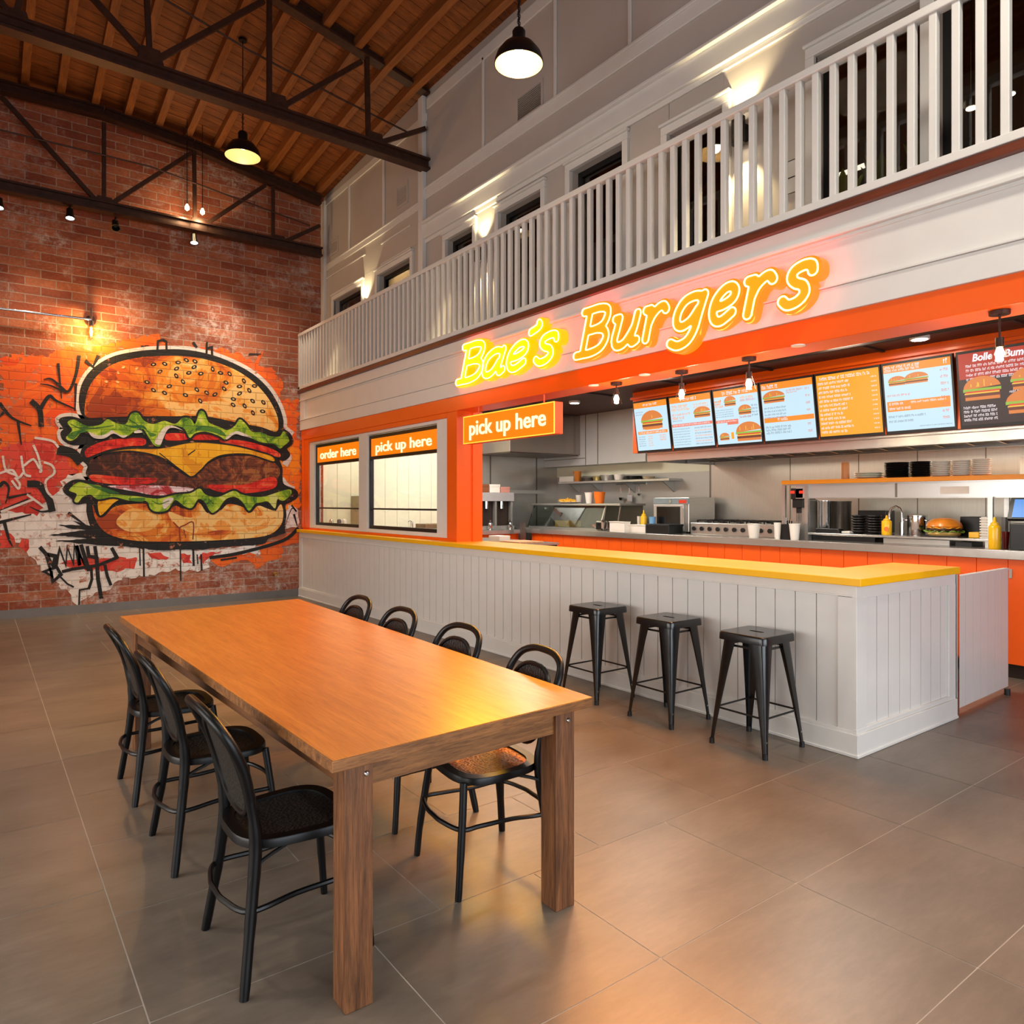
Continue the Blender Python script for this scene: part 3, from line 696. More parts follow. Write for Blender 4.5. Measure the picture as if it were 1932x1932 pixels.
def neon(ch, pxa, pxb, zbase, cap, R, face, side, tube, parent, name):
    lines, curves_ = GL[ch]
    st = [list(l) for l in lines]+[sm(c) for c in curves_]
    sh = .20
    st = [[(x+sh*y, y) for x, y in s] for s in st]
    x0 = min(x for s in st for x, y in s); x1 = max(x for s in st for x, y in s)
    ya = onX(pxa, 600, FX-.1).y; yb = onX(pxb, 600, FX-.1).y
    W = ya-yb-2*R[0]; sc = W/(x1-x0)
    st = [[((x-x0)*sc+R[0], y*cap) for x, y in s] for s in st]
    xs = np.arange(-.03, W+2*R[0]+.03, .006); yy = [y for s in st for _, y in s]; ys = np.arange(min(yy)-R[0]-.03, max(yy)+R[0]+.03, .006)
    F = field(st, xs, ys)
    def wpt(p, d): return Vector((-d, -p[0], p[1]))
    def slab(lv, d0, d1, m, nm, par):
        cu = bpy.data.curves.new(nm, 'CURVE'); cu.dimensions = '2D'; cu.fill_mode = 'BOTH'; cu.extrude = (d1-d0)/2
        for lp in contours(F, xs, ys, lv):
            sp = cu.splines.new('POLY'); sp.points.add(len(lp)-1); sp.use_cyclic_u = True
            for q, p in zip(sp.points, lp): q.co = (p[0], p[1], 0, 1)
        o = bpy.data.objects.new(nm, cu); COL.objects.link(o); bpy.context.view_layer.update()
        me = bpy.data.meshes.new_from_object(o.evaluated_get(bpy.context.evaluated_depsgraph_get())); bpy.data.objects.remove(o)
        c = (d0+d1)/2
        for v in me.vertices: x, y, z = v.co; v.co = (-(c+z), -x, y)
        me.materials.clear(); me.materials.append(m); o = bpy.data.objects.new(nm, me); COL.objects.link(o); o.parent = par; return o
    L = slab(R[0], .0, .085, side, name, parent); L.location = (0, ya-parent.location.y, zbase-parent.location.z)
    slab(R[1], .085, .095, face, 'lit_face', L)
    tb = MB()
    for lp in contours(F, xs, ys, R[2]): tb.tube([wpt(p,   .099) for p in lp], .0055, 6, closed=True)
    tb.build('neon_tube', tube, L, smooth=True)
def neonmat(nm, face, s): return emis(nm, face, s)
SIDE_O = emis('letter_side_orange', (255,54,5), 6.5); SIDE_Y = emis('letter_side_amber', (255,90,0), 5.0)
FACE_O = emis('letter_face_orange', (255,64,2), 7.0); FACE_Y = emis('letter_face_yellow', (255,114,0), 4.6)
TUBE_O = emis('neon_tube_orange', (255,190,100), 10); TUBE_Y = emis('neon_tube_yellow', (255,224,100), 9)
sg1 = thing('neon_sign', 'big yellow glowing neon word Bae\'s on the white fascia', 'neon sign', (FX-.002, onX(955, 600, FX).y, 2.86))
sg2 = thing('neon_sign', 'big orange glowing neon word Burgers on the white fascia', 'neon sign', (FX-.002, onX(1310, 600, FX).y, 2.84))
# the glow the neon words throw into the room
light('neon_glow', 'AREA', (-.16, .0, .12), 64, (1,.52,.04), (0, math.radians(62), 0), .42, 1.6, parent=sg1, spread=2.4)
light('neon_glow', 'AREA', (-.16, .0, .12), 104, (1,.36,.03), (0, math.radians(62), 0), .42, 2.1, parent=sg2, spread=2.4)
RR = (.055, .040, .034)
for ch, a, c in (('B', 858, 917), ('a', 907, 957), ('e', 953, 1000), ("'", 995, 1026), ('s', 1004, 1057)): neon(ch, a, c, 2.862, .36, RR, FACE_Y, SIDE_Y, TUBE_Y, sg1, 'letter')
for ch, a, c in (('B', 1079, 1156), ('u', 1150, 1213), ('r', 1208, 1267), ('g', 1254, 1341), ('e', 1333, 1400), ('r', 1397, 1472), ('s', 1462, 1549)): neon(ch, a, c, 2.834, .36, RR, FACE_O, SIDE_O, TUBE_O, sg2, 'letter')

# ================================================================== KITCHEN
KX = 8.4; KL = 9.95; KC = 3.0
struct(B('ceiling_kitchen', KCEIL, None, (FX+.3, KX, -4, WY, KC, KC+.1)))
b = MB(); 
for k in range(9): b.box(5.0, 6.95, -.2+k*1.2, -.17+k*1.2, KC-.02, KC)
for x in (5.6, 6.2): b.box(x, x+.03, -1, 9.9, KC-.021, KC)
struct(b.build('trim_84', DARK))
# walls: back wall (steel right, cream left), left end wall
STW = steel_mat('steel_wall_panels', (188,182,172), .34, 1, .55)
KSHADE = mat('cream_wall_shade', (176,174,168), .4, metal=.4, var=.05, nscale=2)  # shade on the lower cream wall, put into a grey colour
yj = onX(1340, 900, KX).y
struct(B('wall_kitchen_back', STW, None, (KX, KX+.15, -4, yj, 0, 3.0)))
struct(B('wall_kitchen_cream', CREAM, None, (KX, KX+.15, yj, KL, 2.0, 3.0), (KX, KX+.15, yj, KL, 0, 1.2)))
struct(B('wall_kitchen_shade', KSHADE, None, (KX-.002, KX+.15, yj, KL, 1.2, 2.0)))
b = MB()
for px in (1491, 1731, 1620, 1860): y = onX(px, 860, KX).y; b.box(KX-.004, KX, y-.005, y+.005, 1.1, 3.0)
b.box(KX-.005, KX, yj-.012, yj+.012, 1.1, 3.0)
struct(b.build('trim_85', STEELD))
struct(B('wall_kitchen_upper', mat('pale_upper_panel', (196,198,198), .38, metal=.3, var=.05, nscale=1.5), None, (KX-.3, KX, onX(1218, 860, KX-.3).y, KL, 2.17, 3.0)))
b = MB()
for px in (1128, 1105): y = onX(px, 800, KX-.3).y; b.box(KX-.305, KX-.3, y-.006, y+.006, 2.17, 3.0)
b.box(KX-.305, KX-.3, onX(1104, 860, KX-.3).y, KL, 2.28, 2.29)
struct(b.build('trim_86', STEELD))
struct(B('wall_kitchen_left', STEEL, None, (6.3, KX, KL, KL+.1, 0, 3.0)))
b = MB()
for px in (925, 1012): p = onY(px, 900, KL); b.box(p.x-.012, p.x+.012, KL-.008, KL, .9, 2.4)
struct(b.build('trim_87', STEELD))
PW = WHITE
b = MB(); x = 4.78
while x < 6.3: b.box(x+.003, min(x+.2, 6.3)-.003, KL-.02, KL, .3, 3.0); x += .2
b.box(4.78, 6.3, KL-.012, KL+.1, 0, 3.0); struct(b.build('wall_kitchen_panelled', CREAM))
b = MB(); x = 4.7
while x < 8: b.box(x+.003, x+.247, WY-.03, WY-.001, 0, 3.0); x += .25
struct(b.build('wall_nook', CREAM))
struct(B('wall_nook_side', CREAM, None, (6.6, 6.7, KL+.1, WY, 0, 3.0)))
# orange back cabinets with steel worktop
CX = 7.3
def cabinets():
    t = thing('back_counter', 'long orange panelled kitchen counter behind the yellow bar', 'counter', (CX, 0, 0))
    b = MB(); y = -1.0
    while y < 9.25: b.box(0, .03, y+.003, y+.247, .13, 1.05); y += .25
    b.box(.012, KX-CX-.01, -1, 9.3, .13, 1.045); b.build('panelling', ORANGE_P, t)
    B('toe_kick', DARK, t, (.06, KX-CX-.02, -1, 9.3, 0, .13))
    b = MB(); p = onX(1907, 1080, CX); b.box(-.006, 0, p.y-.012, p.y+.012, p.z-.05, p.z+.03); b.build('hinge', CHROME, t)
    tag(B('steel_worktop', STEELH, None, (CX-.04, KX-.005, -1, 9.74, 1.05, 1.13), bevel=.004), 'long brushed steel worktop on the orange kitchen counter', 'worktop')
cabinets()
# cooking-line hood and the fascia the screens hang on
hd = thing('extractor_hood', 'long stainless extractor hood under the menu screens', 'hood', (7.04, 0, 2.08))
yl = 6.52
B('canopy', STEELH, hd, (0, .03, -1, yl, .0, .09), (0, KX-7.04-.01, yl-.03, yl, 0, .09), (0, KX-7.04-.01, -1, yl, .09, .12), bevel=.003)
b = MB(); y = -.9
while y < yl-.3: b.bar((.15, y, .085), (.75, y, .03), .02, .02); b.bar((.15, y+.28, .085), (.75, y+.28, .03), .02, .02); y += .55
b.box(.14, .17, -1, yl-.05, .04, .09); b.box(.74, .78, -1, yl-.05, 0, .09); b.build('filter_frames', CHROME, hd)
B('filters', STEELD, hd, (.16, .75, -1, yl-.08, .082, .09))
struct(B('trim_88', ORANGE, None, (6.98, 7.10, -1, 6.72, 2.20, 3.0), (6.93, 6.98, -1, 6.72, 2.90, 2.93), bevel=.003))
# left hood on the end wall
hl = thing('extractor_hood', 'box-shaped stainless extractor hood on the left kitchen wall', 'hood', (6.64, 9.0, 2.34))
b = MB(); b.box(0, 1.62, 0, .94, .0, .655); b.build('canopy', steel_mat('hood_steel', (150,140,132), .22, 0), hl, bevel=.006)
B('underside', STEELD, hl, (.05, 1.57, .05, .9, -.012, 0))
# menu screens
SCR = {'blue': emis('screen_pale_blue', (200,232,248), 1.05), 'or': emis('screen_orange', (255,140,20), 1.1), 'am': emis('screen_amber', (255,158,0), 1.15), 'wh': emis('screen_white', (250,240,246), 1.1),
  'gr': emis('screen_grey', (128,140,158), .9), 'red': emis('screen_red', (196,44,20), .9), 'dk': emis('screen_dark', (44,14,20), .8), 'bun': emis('screen_bun', (226,128,52), 1), 'let': emis('screen_lettuce', (150,190,60), 1),
  'pat': emis('screen_patty', (110,44,22), 1), 'tom': emis('screen_tomato', (226,64,30), 1), 'chs': emis('screen_cheese', (250,196,60), 1), 'pk': emis('screen_pink', (240,120,90), 1)}
KEYS = list(SCR)
TX, TZ, BXX, BZ = 6.87, 2.845, 6.97, 2.215
def screen(px0, px1, kind, label, seed, col='blue'):
    rnd = random.Random(seed)
    y0, y1 = onX(px0, 700, TX).y, onX(px1, 700, TX).y
    W = y0-y1; H = math.hypot(TZ-BZ, TX-BXX)
    U = Vector((0,-1,0)); V = Vector((BXX-TX, 0, BZ-TZ)).normalized(); Nn = U.cross(V).normalized()
    if Nn.x > 0: Nn = -Nn
    t = thing('menu_screen', label, 'screen', (TX, y0, TZ), group='menu screens above the kitchen')
    def P(u, v, d): return U*(u*W)+V*(v*H)+Nn*d
    b = MB(); o = [P(-.0, -.02, 0), P(1.0, -.02, 0), P(1.0, 1.03, 0), P(0, 1.03, 0)]; b.prism(o, -Nn*.045); b.build('casing', BLACK, t)
    m = .016/W
    g = {k: MB() for k in KEYS}
    def rect(k, u0, v0, u1, v1, d): g[k].add([P(u0, v0, d), P(u1, v0, d), P(u1, v1, d), P(u0, v1, d)], [(0,1,2,3)])
    def ell(k, cu, cv, ru, rv, d, a0=0, a1=2*PI, n=18):
        g[k].poly([P(cu+ru*math.cos(a0+(a1-a0)*i/n), cv+rv*math.sin(a0+(a1-a0)*i/n), d) for i in range(n)]+([P(cu, cv, d)] if a1-a0 < 6 and abs(a1-a0-PI) > .01 else []))
    def words(k, u0, v, u1, h, d=.0012):
        u = u0; ch = h*H/W*.42
        while u < u1:
            n = rnd.randint(2, 7)
            for _ in range(n):
                if u+ch > u1: return
                hh = h*rnd.choice((.7, 1, 1, .85)); rect(k, u, v+h-hh, u+ch*.62, v+h-hh*.62, d); rect(k, u+ch*.0, v+h-hh, u+ch*.26, v+h, d); 
                if rnd.random() < .6: rect(k, u+ch*.35, v+h*.75, u+ch*.75, v+h, d)
                u += ch
            u += ch*.9
    def burger(cu, cv, s, asp=1.0):
        r = s*.5; rv = r*W/H*.8*asp
        ell('bun', cu, cv-rv*.12, r, rv*.85, .0014, PI, 2*PI); 
        rect('let', cu-r*1.02, cv-rv*.16, cu+r*1.0, cv+rv*.04, .0016); rect('tom', cu-r*.9, cv+rv*.0, cu+r*.92, cv+rv*.13, .0018); rect('chs', cu-r*.95, cv+rv*.11, cu+r*.9, cv+rv*.24, .0020)
        rect('pat', cu-r*.94, cv+rv*.2, cu+r*.94, cv+rv*.42, .0022); rect('bun', cu-r*.92, cv+rv*.4, cu+r*.92, cv+rv*.62, .0024)
        for _ in range(10): a = rnd.uniform(-.7, .7); rect('chs', cu+a*r, cv-rv*rnd.uniform(.3, .75), cu+a*r+r*.05, cv-rv*.28, .0026) if rnd.random() < .4 else None
    rect(col, m, .015, 1-m, .985, .0006)
    if kind not in ('list', 'promo'): rect('or', m, .015, 1-m, .13, .0009)
    if kind == 'a':
        words('wh', .30, .045, .72, .05); words('or', .42, .19, .66, .05); words('gr', .07, .2, .3, .02); words('gr', .07, .25, .26, .02); burger(.52, .42, .62); rect('am', .3, .55, .72, .575, .001)
        rect('or', .08, .60, .93, .66, .001); words('wh', .12, .612, .88, .035)
        for k in range(5): words('gr', .08, .70+k*.045, .28, .022); words('or', .36, .70+k*.045, .5, .022); words('or', .7, .69+k*.045, .88, .03) if k < 3 else None
    elif kind == 'b':
        words('wh', .28, .045, .66, .055); words('am', .06, .17, .46, .055); words('am', .06, .235, .48, .045); words('am', .58, .18, .92, .035); words('am', .58, .23, .92, .03); words('or', .06, .33, .5, .04); words('or', .06, .39, .36, .05); words('gr', .06, .46, .3, .02)
        burger(.76, .37, .38, .8); rect('pk', .03, .53, .97, .585, .001); words('wh', .06, .54, .92, .03)
        for k in range(7): words('gr', .05, .62+k*.05, .45, .02); words('or' if k % 2 else 'gr', .56, .62+k*.05, .95, .026)
    elif kind == 'c':
        words('wh', .22, .045, .84, .06); words('or', .04, .18, .26, .09); words('or', .04, .28, .24, .04); burger(.38, .24, .26, 1.1); words('am', .6, .17, .9, .04); words('pk', .6, .22, .92, .035)
        for k in range(4): words('gr', .04, .36+k*.04, .44, .018); words('gr', .82, .33+k*.055, .96, .03)
        burger(.68, .42, .28); words('red', .56, .51, .84, .03); rect('pk', .02, .55, .52, .60, .001); words('wh', .06, .56, .5, .03); rect('pk', .28, .60, .52, .64, .001)
        burger(.72, .82, .54); burger(.19, .86, .22, 1.0); rect('am', .34, .78, .40, .9, .001)
    elif kind == 'd':
        words('wh', .05, .045, .36, .06); burger(.26, .27, .42, .75); words('pk', .5, .16, .8, .03); words('pk', .5, .2, .7, .02)
        for k in range(4): words('gr', .06, .42+k*.055, .48, .03)
        rect('or', .04, .60, .96, .68, .001); words('wh', .3, .615, .52, .045)
        for k in range(3): words('gr', .06, .74+k*.05, .55, .035)
        for k in range(7): words('pk', .84, .16+k*.115, .92, .035)
    elif kind == 'e':
        words('wh', .04, .035, .56, .038); words('wh', .04, .08, .56, .035); words('wh', .88, .03, .95, .07); burger(.22, .27, .26, .85); burger(.5, .26, .34, .75); words('pk', .06, .45, .4, .03)
        rect('or', .05, .55, .94, .70, .001); words('wh', .08, .57, .3, .035); words('wh', .4, .57, .9, .03); words('wh', .08, .64, .4, .035); words('gr', .06, .76, .6, .03); words('gr', .06, .83, .42, .03); words('gr', .5, .93, .95, .015)
        for k in range(8): words('pk', .83, .16+k*.095, .94, .035)
    elif kind == 'list':
        words('wh', .08, .05, .86, .05)
        for k in range(12): words('wh', .05, .13+k*.07, rnd.uniform(.4, .6), .038); words('wh', .86, .13+k*.07, .94, .02)
    elif kind == 'promo':
        rect('red', m, .015, 1-m, .36, .0009); burger(.26, .53, .40, 1.1); burger(.78, .46, .44, .9); burger(.78, .75, .56, .8)
        for k in range(4): words('wh', .1, .17+k*.06, .8, .035)
        for k in range(4): words('wh', .05, .73+k*.055, .42, .035)
        words('wh', .54, .57, .86, .03)
        def glyphs(s): 
            me = text_mesh('heading', s, .085, SCR['wh'], t, (0,0,0), extr=.0005, width=W*.62, offset=.003, shear=.2)
            for v in me.data.vertices: c = v.co.copy(); v.co = P(.48, .09, .0016)+U*(-c.y)-V*c.z
        glyphs('Bolle iz Bumes')
    for k, b in g.items():
        if b.v: b.build({'blue': 'display', 'am': 'display' if col == 'am' else 'graphic'}.get(k, 'graphic'), SCR[k], t)
    return t
screen(1193, 1258, 'a', 'leftmost narrow menu screen with one burger above an orange band', 1)
screen(1260, 1341, 'b', 'pale blue menu screen with a small burger at right, second from left', 2)
screen(1343, 1430, 'c', 'pale blue menu screen with several burgers, third from left', 3)
screen(1432, 1534, 'd', 'pale blue menu screen with one wide burger at its upper left', 4)
screen(1536, 1660, 'list', 'solid amber menu screen listing prices without any burger', 5, 'am')
screen(1662, 1796, 'e', 'pale blue menu screen with two burgers and an orange box', 6)
screen(1803, 1990, 'promo', 'dark red promotional screen with large burgers at the right edge', 7, 'dk')

# ---- small pendants under the orange beam, recessed spots
CLRG = glass('lamp_glass', (1,.95,.85,1), .2)
for i, (px, py, bz) in enumerate(((1163, 722, 745), (1286, 700, 735), (1413, 675, 715), (1886, 587, 655), (1560, 648, 690))[:4]):
    p = onZ(px, py, 2.578); q = onX(px, bz, p.x)
    t = thing('pendant_lamp', ['small glass pendant bulb under the orange beam, leftmost', 'small glass pendant bulb hanging before the second menu screen', 'small glass pendant bulb hanging before the third menu screen', 'small glass pendant bulb before the dark red screen, nearest'][i], 'pendant lamp', (p.x, p.y, 2.578), group='glass pendants under the beam')
    h = 2.578-q.z
    b = MB(); b.cyl((0,0,-.02), .05, .02, 20); b.build('canopy', BROWNM, t, smooth=True)
    b = MB(); b.tube([(0,0,-.02), (0,0,-h+.04)], .006, 8); b.build('rod', BROWNM, t)
    b = MB(); b.cyl((0,0,-h+.0), .02, .05, 12); b.build('socket', BROWNM, t, smooth=True)
    b = MB(); b.lathe([(.02, -h+.02), (.032, -h-.01), (.045, -h-.07), (.05, -h-.075)], seg=20, cap=False); b.build('shade', CLRG, t, smooth=True)
    b = MB(); b.lathe([(.001, -h-.07), (.018, -h-.055), (.024, -h-.035), (.014, -h-.005), (.001, -h)], seg=14); b.build('bulb', BULB, t, smooth=True)
    light('pendant_light', 'POINT', (0, 0, -h-.10), 7, (1,.83,.58), radius=.03, parent=t)
for i, (px, py) in enumerate(((1120, 727), (1216, 707), (1506, 652))):
    p = onZ(px, py, 2.578); b = MB(); b.cyl((0,0,-.006), .045, .006, 20); b.mi = 1; b.cyl((0,0,-.0075), .032, .0015, 20)
    tag(b.build('recessed_spotlight', [WHITE, mat('spot_lens', (255,220,200), .3)], None, loc=(p.x, p.y, 2.58)), ['unlit round spotlight set in the orange beam, leftmost', 'unlit round spotlight set in the orange beam, middle', 'unlit round spotlight set in the orange beam, rightmost'][i], 'spotlight', 'spotlights in the beam')
for i, (px, py) in enumerate(((1084, 761), (1735, 641))):
    p = onZ(px, py, KC-.03); b = MB(); b.cyl((0,0,-.0), .08, .03, 20); b.mi = 1; b.cyl((0,0,-.003), .06, .003, 20)
    tag(b.build('ceiling_downlight', [WHITE, BULB], None, loc=(p.x, p.y, KC-.03)), ['glowing ceiling downlight above the left extractor hood', 'glowing ceiling downlight above the menu screens at right'][i], 'downlight')
conduit('black pipe bending along the dark kitchen ceiling', [(6.0, 8.5, 2.9), (6.05, 6.0, 2.93), (6.3, 5.4, 2.95), (6.2, 3.5, 2.93), (6.2, 1, 2.93)], .02, DARK)

# ---- kitchen things; K() sizes a thing from its outline in the photo at a known distance
WT = 1.131      # worktop height
def yy_(a, c, X): p, q = onX(a, 900, X), onX(c, 900, X); return (p.y+q.y)/2, p.y-q.y
def zz_(px, py, X): return onX(px, py, X).z
PLW = mat('white_china', (232,222,208), .3, var=.02); PLB = mat('black_china', (24,20,19), .35, var=.1); PAPER = mat('white_plastic', (236,228,216), .45, var=.02)
MUST = mat('mustard_plastic', (252,190,0), .3, var=.02, coat=.3); REDP = mat('red_sauce', (120,20,10), .3)
def boxthing(name, label, cat, a, c, top, X, dep, m, z0=WT, group=None, bevel=.006):
    y, wd = yy_(a, c, X); h = zz_((a+c)/2, top, X)-z0
    t = thing(name, label, cat, (X, y, z0), group=group)
    b = MB(); b.box(0, dep, -wd/2, wd/2, 0, h*.92); b.build('body', m, t, bevel=bevel)
    B('lid', m, t, (-.006, dep+.006, -wd/2-.006, wd/2+.006, h*.92, h), bevel=.003)
    return t, wd, h
def container(name, label, cat, a, c, top, X, dep, m, z0=WT, group=None):
    """open-topped tub"""
    y, wd = yy_(a, c, X); h = zz_((a+c)/2, top, X)-z0; w2 = wd/2; e = .012; b = MB()
    b.box(0, dep, -w2, w2, 0, e); b.box(0, e, -w2, w2, e, h); b.box(dep-e, dep, -w2, w2, e, h); b.box(e, dep-e, -w2, -w2+e, e, h); b.box(e, dep-e, w2-e, w2, e, h)
    b.box(-.008, .0, -w2-.008, w2+.008, h-.012, h); b.box(0, dep, -w2-.008, -w2, h-.012, h); b.box(0, dep, w2, w2+.008, h-.012, h)
    return tag(b.build(name, m, None, loc=(X, y, z0), bevel=.002), label, cat, group)
def cup(label, a, c, top, X, m, z0=WT, group=None, name='paper_cup', cat='cup'):
    y, wd = yy_(a, c, X); h = zz_((a+c)/2, top, X)-z0; r = wd/2; b = MB()
    b.lathe([(r*.7, 0), (r*.98, h*.97), (r*1.03, h*.97), (r*1.03, h), (r*.94, h), (r*.66, .006), (.001, .006)], seg=20)
    return tag(b.build(name, m, None, smooth=True, loc=(X, y, z0)), label, cat, group)
# end counter with drink machine, left
ec = thing('end_counter', 'small steel-topped counter at the left kitchen wall', 'counter', (6.35, 9.42, 0))
B('body', ORANGE_P, ec, (0, .78, 0, .5, 0, 1.04), bevel=.003); B('top', STEELH, ec, (-.03, .80, -.06, .52, 1.04, 1.11), bevel=.006)
cm = thing('coffee_machine', 'grey drinks machine with dark bay on the left end counter', 'machine', (6.42, 9.55, 1.11))
B('head', mat('machine_grey', (170,166,166), .4), cm, (0, .72, 0, .36, .46, .60), bevel=.006); B('bay', DARK, cm, (.01, .70, .10, .36, .06, .46)); B('base', STEEL, cm, (0, .72, 0, .36, 0, .06), bevel=.004)
for x in (.02, .34, .66): B('column', STEEL, cm, (x, x+.04, .02, .08, .06, .46))
for x in (.2, .5): b = MB(); b.cyl((x, .06, .34), .03, .12, 14); b.build('spout', CHROME, cm, smooth=True)
boxes = [('cardboard_box', 'small brown box on top of the drinks machine, left of the white one', .02, .26, .13, mat('cardboard', (130,74,44), .7)), ('paper_box', 'small white box on top of the drinks machine', .28, .48, .13, PAPER), ('paper_box', 'small pink box on top of the drinks machine, rightmost', .5, .68, .09, mat('pink_box', (206,140,124), .6))]
for nm, lb, a, c, h, m in boxes: b = MB(); b.box(a, c, 0, .2, 0, h); b.box(a-.003, c+.003, -.003, .203, h*.7, h+.004); tag(b.build(nm, m, None, loc=(6.42, 9.62, 1.712), bevel=.003), lb, 'box')
for i, x in enumerate((6.62, 7.02)):
    b = MB(); b.lathe([(.03, 0), (.04, .02), (.035, .11), (.015, .13), (.018, .155), (.001, .16)], seg=16); tag(b.build('steel_shaker', CHROME, None, smooth=True, loc=(x, 9.50, 1.111)), ['chrome shaker on the end counter before the drinks machine, left one', 'chrome shaker on the end counter before the drinks machine, right one'][i], 'shaker')
tag(B('wall_shelf', STEEL, None, (7.0, 7.95, KL-.22, KL-.009, 1.70, 1.73), (7.0, 7.95, KL-.22, KL-.2, 1.73, 1.76)), 'narrow empty steel shelf on the left kitchen wall', 'shelf')
p = onZ(958, 1010, 1.12); b = MB(); b.box(-.035, .035, -.03, .03, -1.12, .12); b.build('steel_post', STEELD, None, loc=(7.05, 9.2, 1.12))
tag(SC.objects['steel_post'], 'tall dark steel post with orange side at the counter corner', 'post')
# prep bench behind the yellow counter
pb = thing('prep_bench', 'low dark prep bench behind the yellow counter by the post', 'bench', (5.6, 7.3, 0))
B('top', STEEL, pb, (0, .6, 0, 1.7, .99, 1.02), bevel=.003); B('cabinet', DARK, pb, (.02, .58, .02, 1.68, .1, .99)); B('toe_kick', BLACK, pb, (.06, .54, .06, 1.64, 0, .1))
tag(B('chopping_board', wood('beech', (226,176,130), (196,140,96), .5, 1, 1), None, (5.55, 5.95, 7.32, 7.75, 1.021, 1.045), bevel=.004), 'pale wooden chopping board on the prep bench', 'chopping board')
tag(B('paper_box', PAPER, None, (5.62, 5.8, 7.85, 8.1, 1.021, 1.10), bevel=.003), 'small white box standing on the prep bench', 'box')
# display case
dy, dw = yy_(1000, 1165, 7.45); dz = zz_(1080, 950, 7.45)-WT
dc = thing('food_display_case', 'glass food display case with sloping front on the steel worktop', 'display case', (7.42, dy, WT))
B('base', STEEL, dc, (0, .55, -dw/2, dw/2, 0, .03)); B('top_shelf', STEEL, dc, (.06, .6, -dw/2-.02, dw/2, dz-.03, dz), bevel=.003); B('back_panel', STEELD, dc, (.54, .56, -dw/2, dw/2, .03, dz-.03))
g = MB(); g.prism([(.0, -dw/2+.35, .03), (.0, dw/2, .03), (.12, dw/2, dz-.03), (.12, -dw/2+.35, dz-.03)], (.006, 0, 0)); g.build('front_glass', glass('case_glass', (.80,.86,.84,1), .35), dc)
for y in (-dw/2+.34, dw/2): b = MB(); b.bar((0, y, .02), (.13, y, dz-.03), .025, .02); b.build('upright', CHROME, dc)
for y in (-dw/2, -dw/2+.3): b = MB(); b.bar((.02, y, 0), (.1, y, dz-.02), .02, .02); b.build('upright', STEELD, dc)
tomat = mat('tomato_red', (200,40,30), .3)
for k in range(7):
    b = MB(); r = .035; b.lathe([(.001, 0), (r*.7, .008), (r, .03), (r*.8, .055), (.001, .062)], seg=14); tag(b.build('tomato', tomat, None, smooth=True, loc=(7.50+.07*(k % 3), dy-dw/2+.10+.075*k, WT+.031)), 'ripe red tomato lying in the display case', 'tomato', 'tomatoes in the display case')
tag(B('food_tray', mat('yellow_tray', (190,150,70), .5), None, (7.55, 7.8, dy+.15, dy+.5, WT+.031, WT+.13), bevel=.004), 'tan food tray inside the display case', 'tray')
tzp = WT+dz+.001
b = MB(); b.lathe([(.001, 0), (.12, 0), (.2, .02), (.195, .024), (.11, .008), (.001, .008)], seg=28); tag(b.build('serving_plate', PLW, None, smooth=True, loc=(7.72, yy_(1050, 1098, 7.7)[0], tzp)), 'white plate of golden fries on the display case', 'plate')
b = MB(); rn = random.Random(4)
for k in range(60):
    a = rn.uniform(0, 6.28); r = rn.uniform(0, .11); x, y, z = math.cos(a)*r, math.sin(a)*r*1.4, .03+rn.uniform(0, .05)*(1-r*5); d = Vector((rn.uniform(-1, 1), rn.uniform(-1, 1), rn.uniform(-.2, .4))).normalized()*.035
    b.bar(Vector((x, y, z))-d, Vector((x, y, z))+d, .014, .014)
tag(b.build('fries', mat('golden_fries', (236,180,50), .6, var=.15), None, loc=(7.72, yy_(1050, 1090, 7.7)[0], tzp)), 'golden fries heaped on a white plate', 'fries', kind='stuff')
cup('small white cup beside the fries on the display case', 1088, 1097, 934, 8.0, PAPER, tzp, name='sauce_cup')
c1 = cup('white and orange drink cup on the display case, left of two', 1106, 1118, 929, 7.7, PAPER, tzp); cup('orange drink cup on the display case, right of two', 1123, 1139, 928, 7.7, mat('orange_cup', (244,120,20), .45), tzp)
# wall shelf with bowls, hooks below
SX = 8.1; ys0, ys1 = onX(1053, 900, SX).y, onX(1262, 900, SX).y; sz = zz_(1150, 906, SX)
ws = thing('wall_shelf', 'long steel wall shelf holding tubs and bowls', 'shelf', (SX, ys1, sz))
B('board', STEEL, ws, (0, KX-SX-.004, 0, ys0-ys1, -.035, 0), bevel=.003); 
for y in (.15, .95, 1.7, 2.25): b = MB(); b.prism([(.04, y, -.035), (KX-SX-.004, y, -.035), (KX-SX-.004, y, -.2)], (0, .02, 0)); b.build('bracket', STEEL, ws)
sz2 = sz+.001
container('storage_tub', 'white tub at the left end of the wall shelf', 'tub', 1055, 1082, 900-1, SX+.04, .2, PAPER, sz2)
cup('tall amber drink glass on the wall shelf', 1084, 1095, 889, SX+.05, mat('amber_drink', (190,110,30), .2), sz2, name='drink_glass', cat='glass')
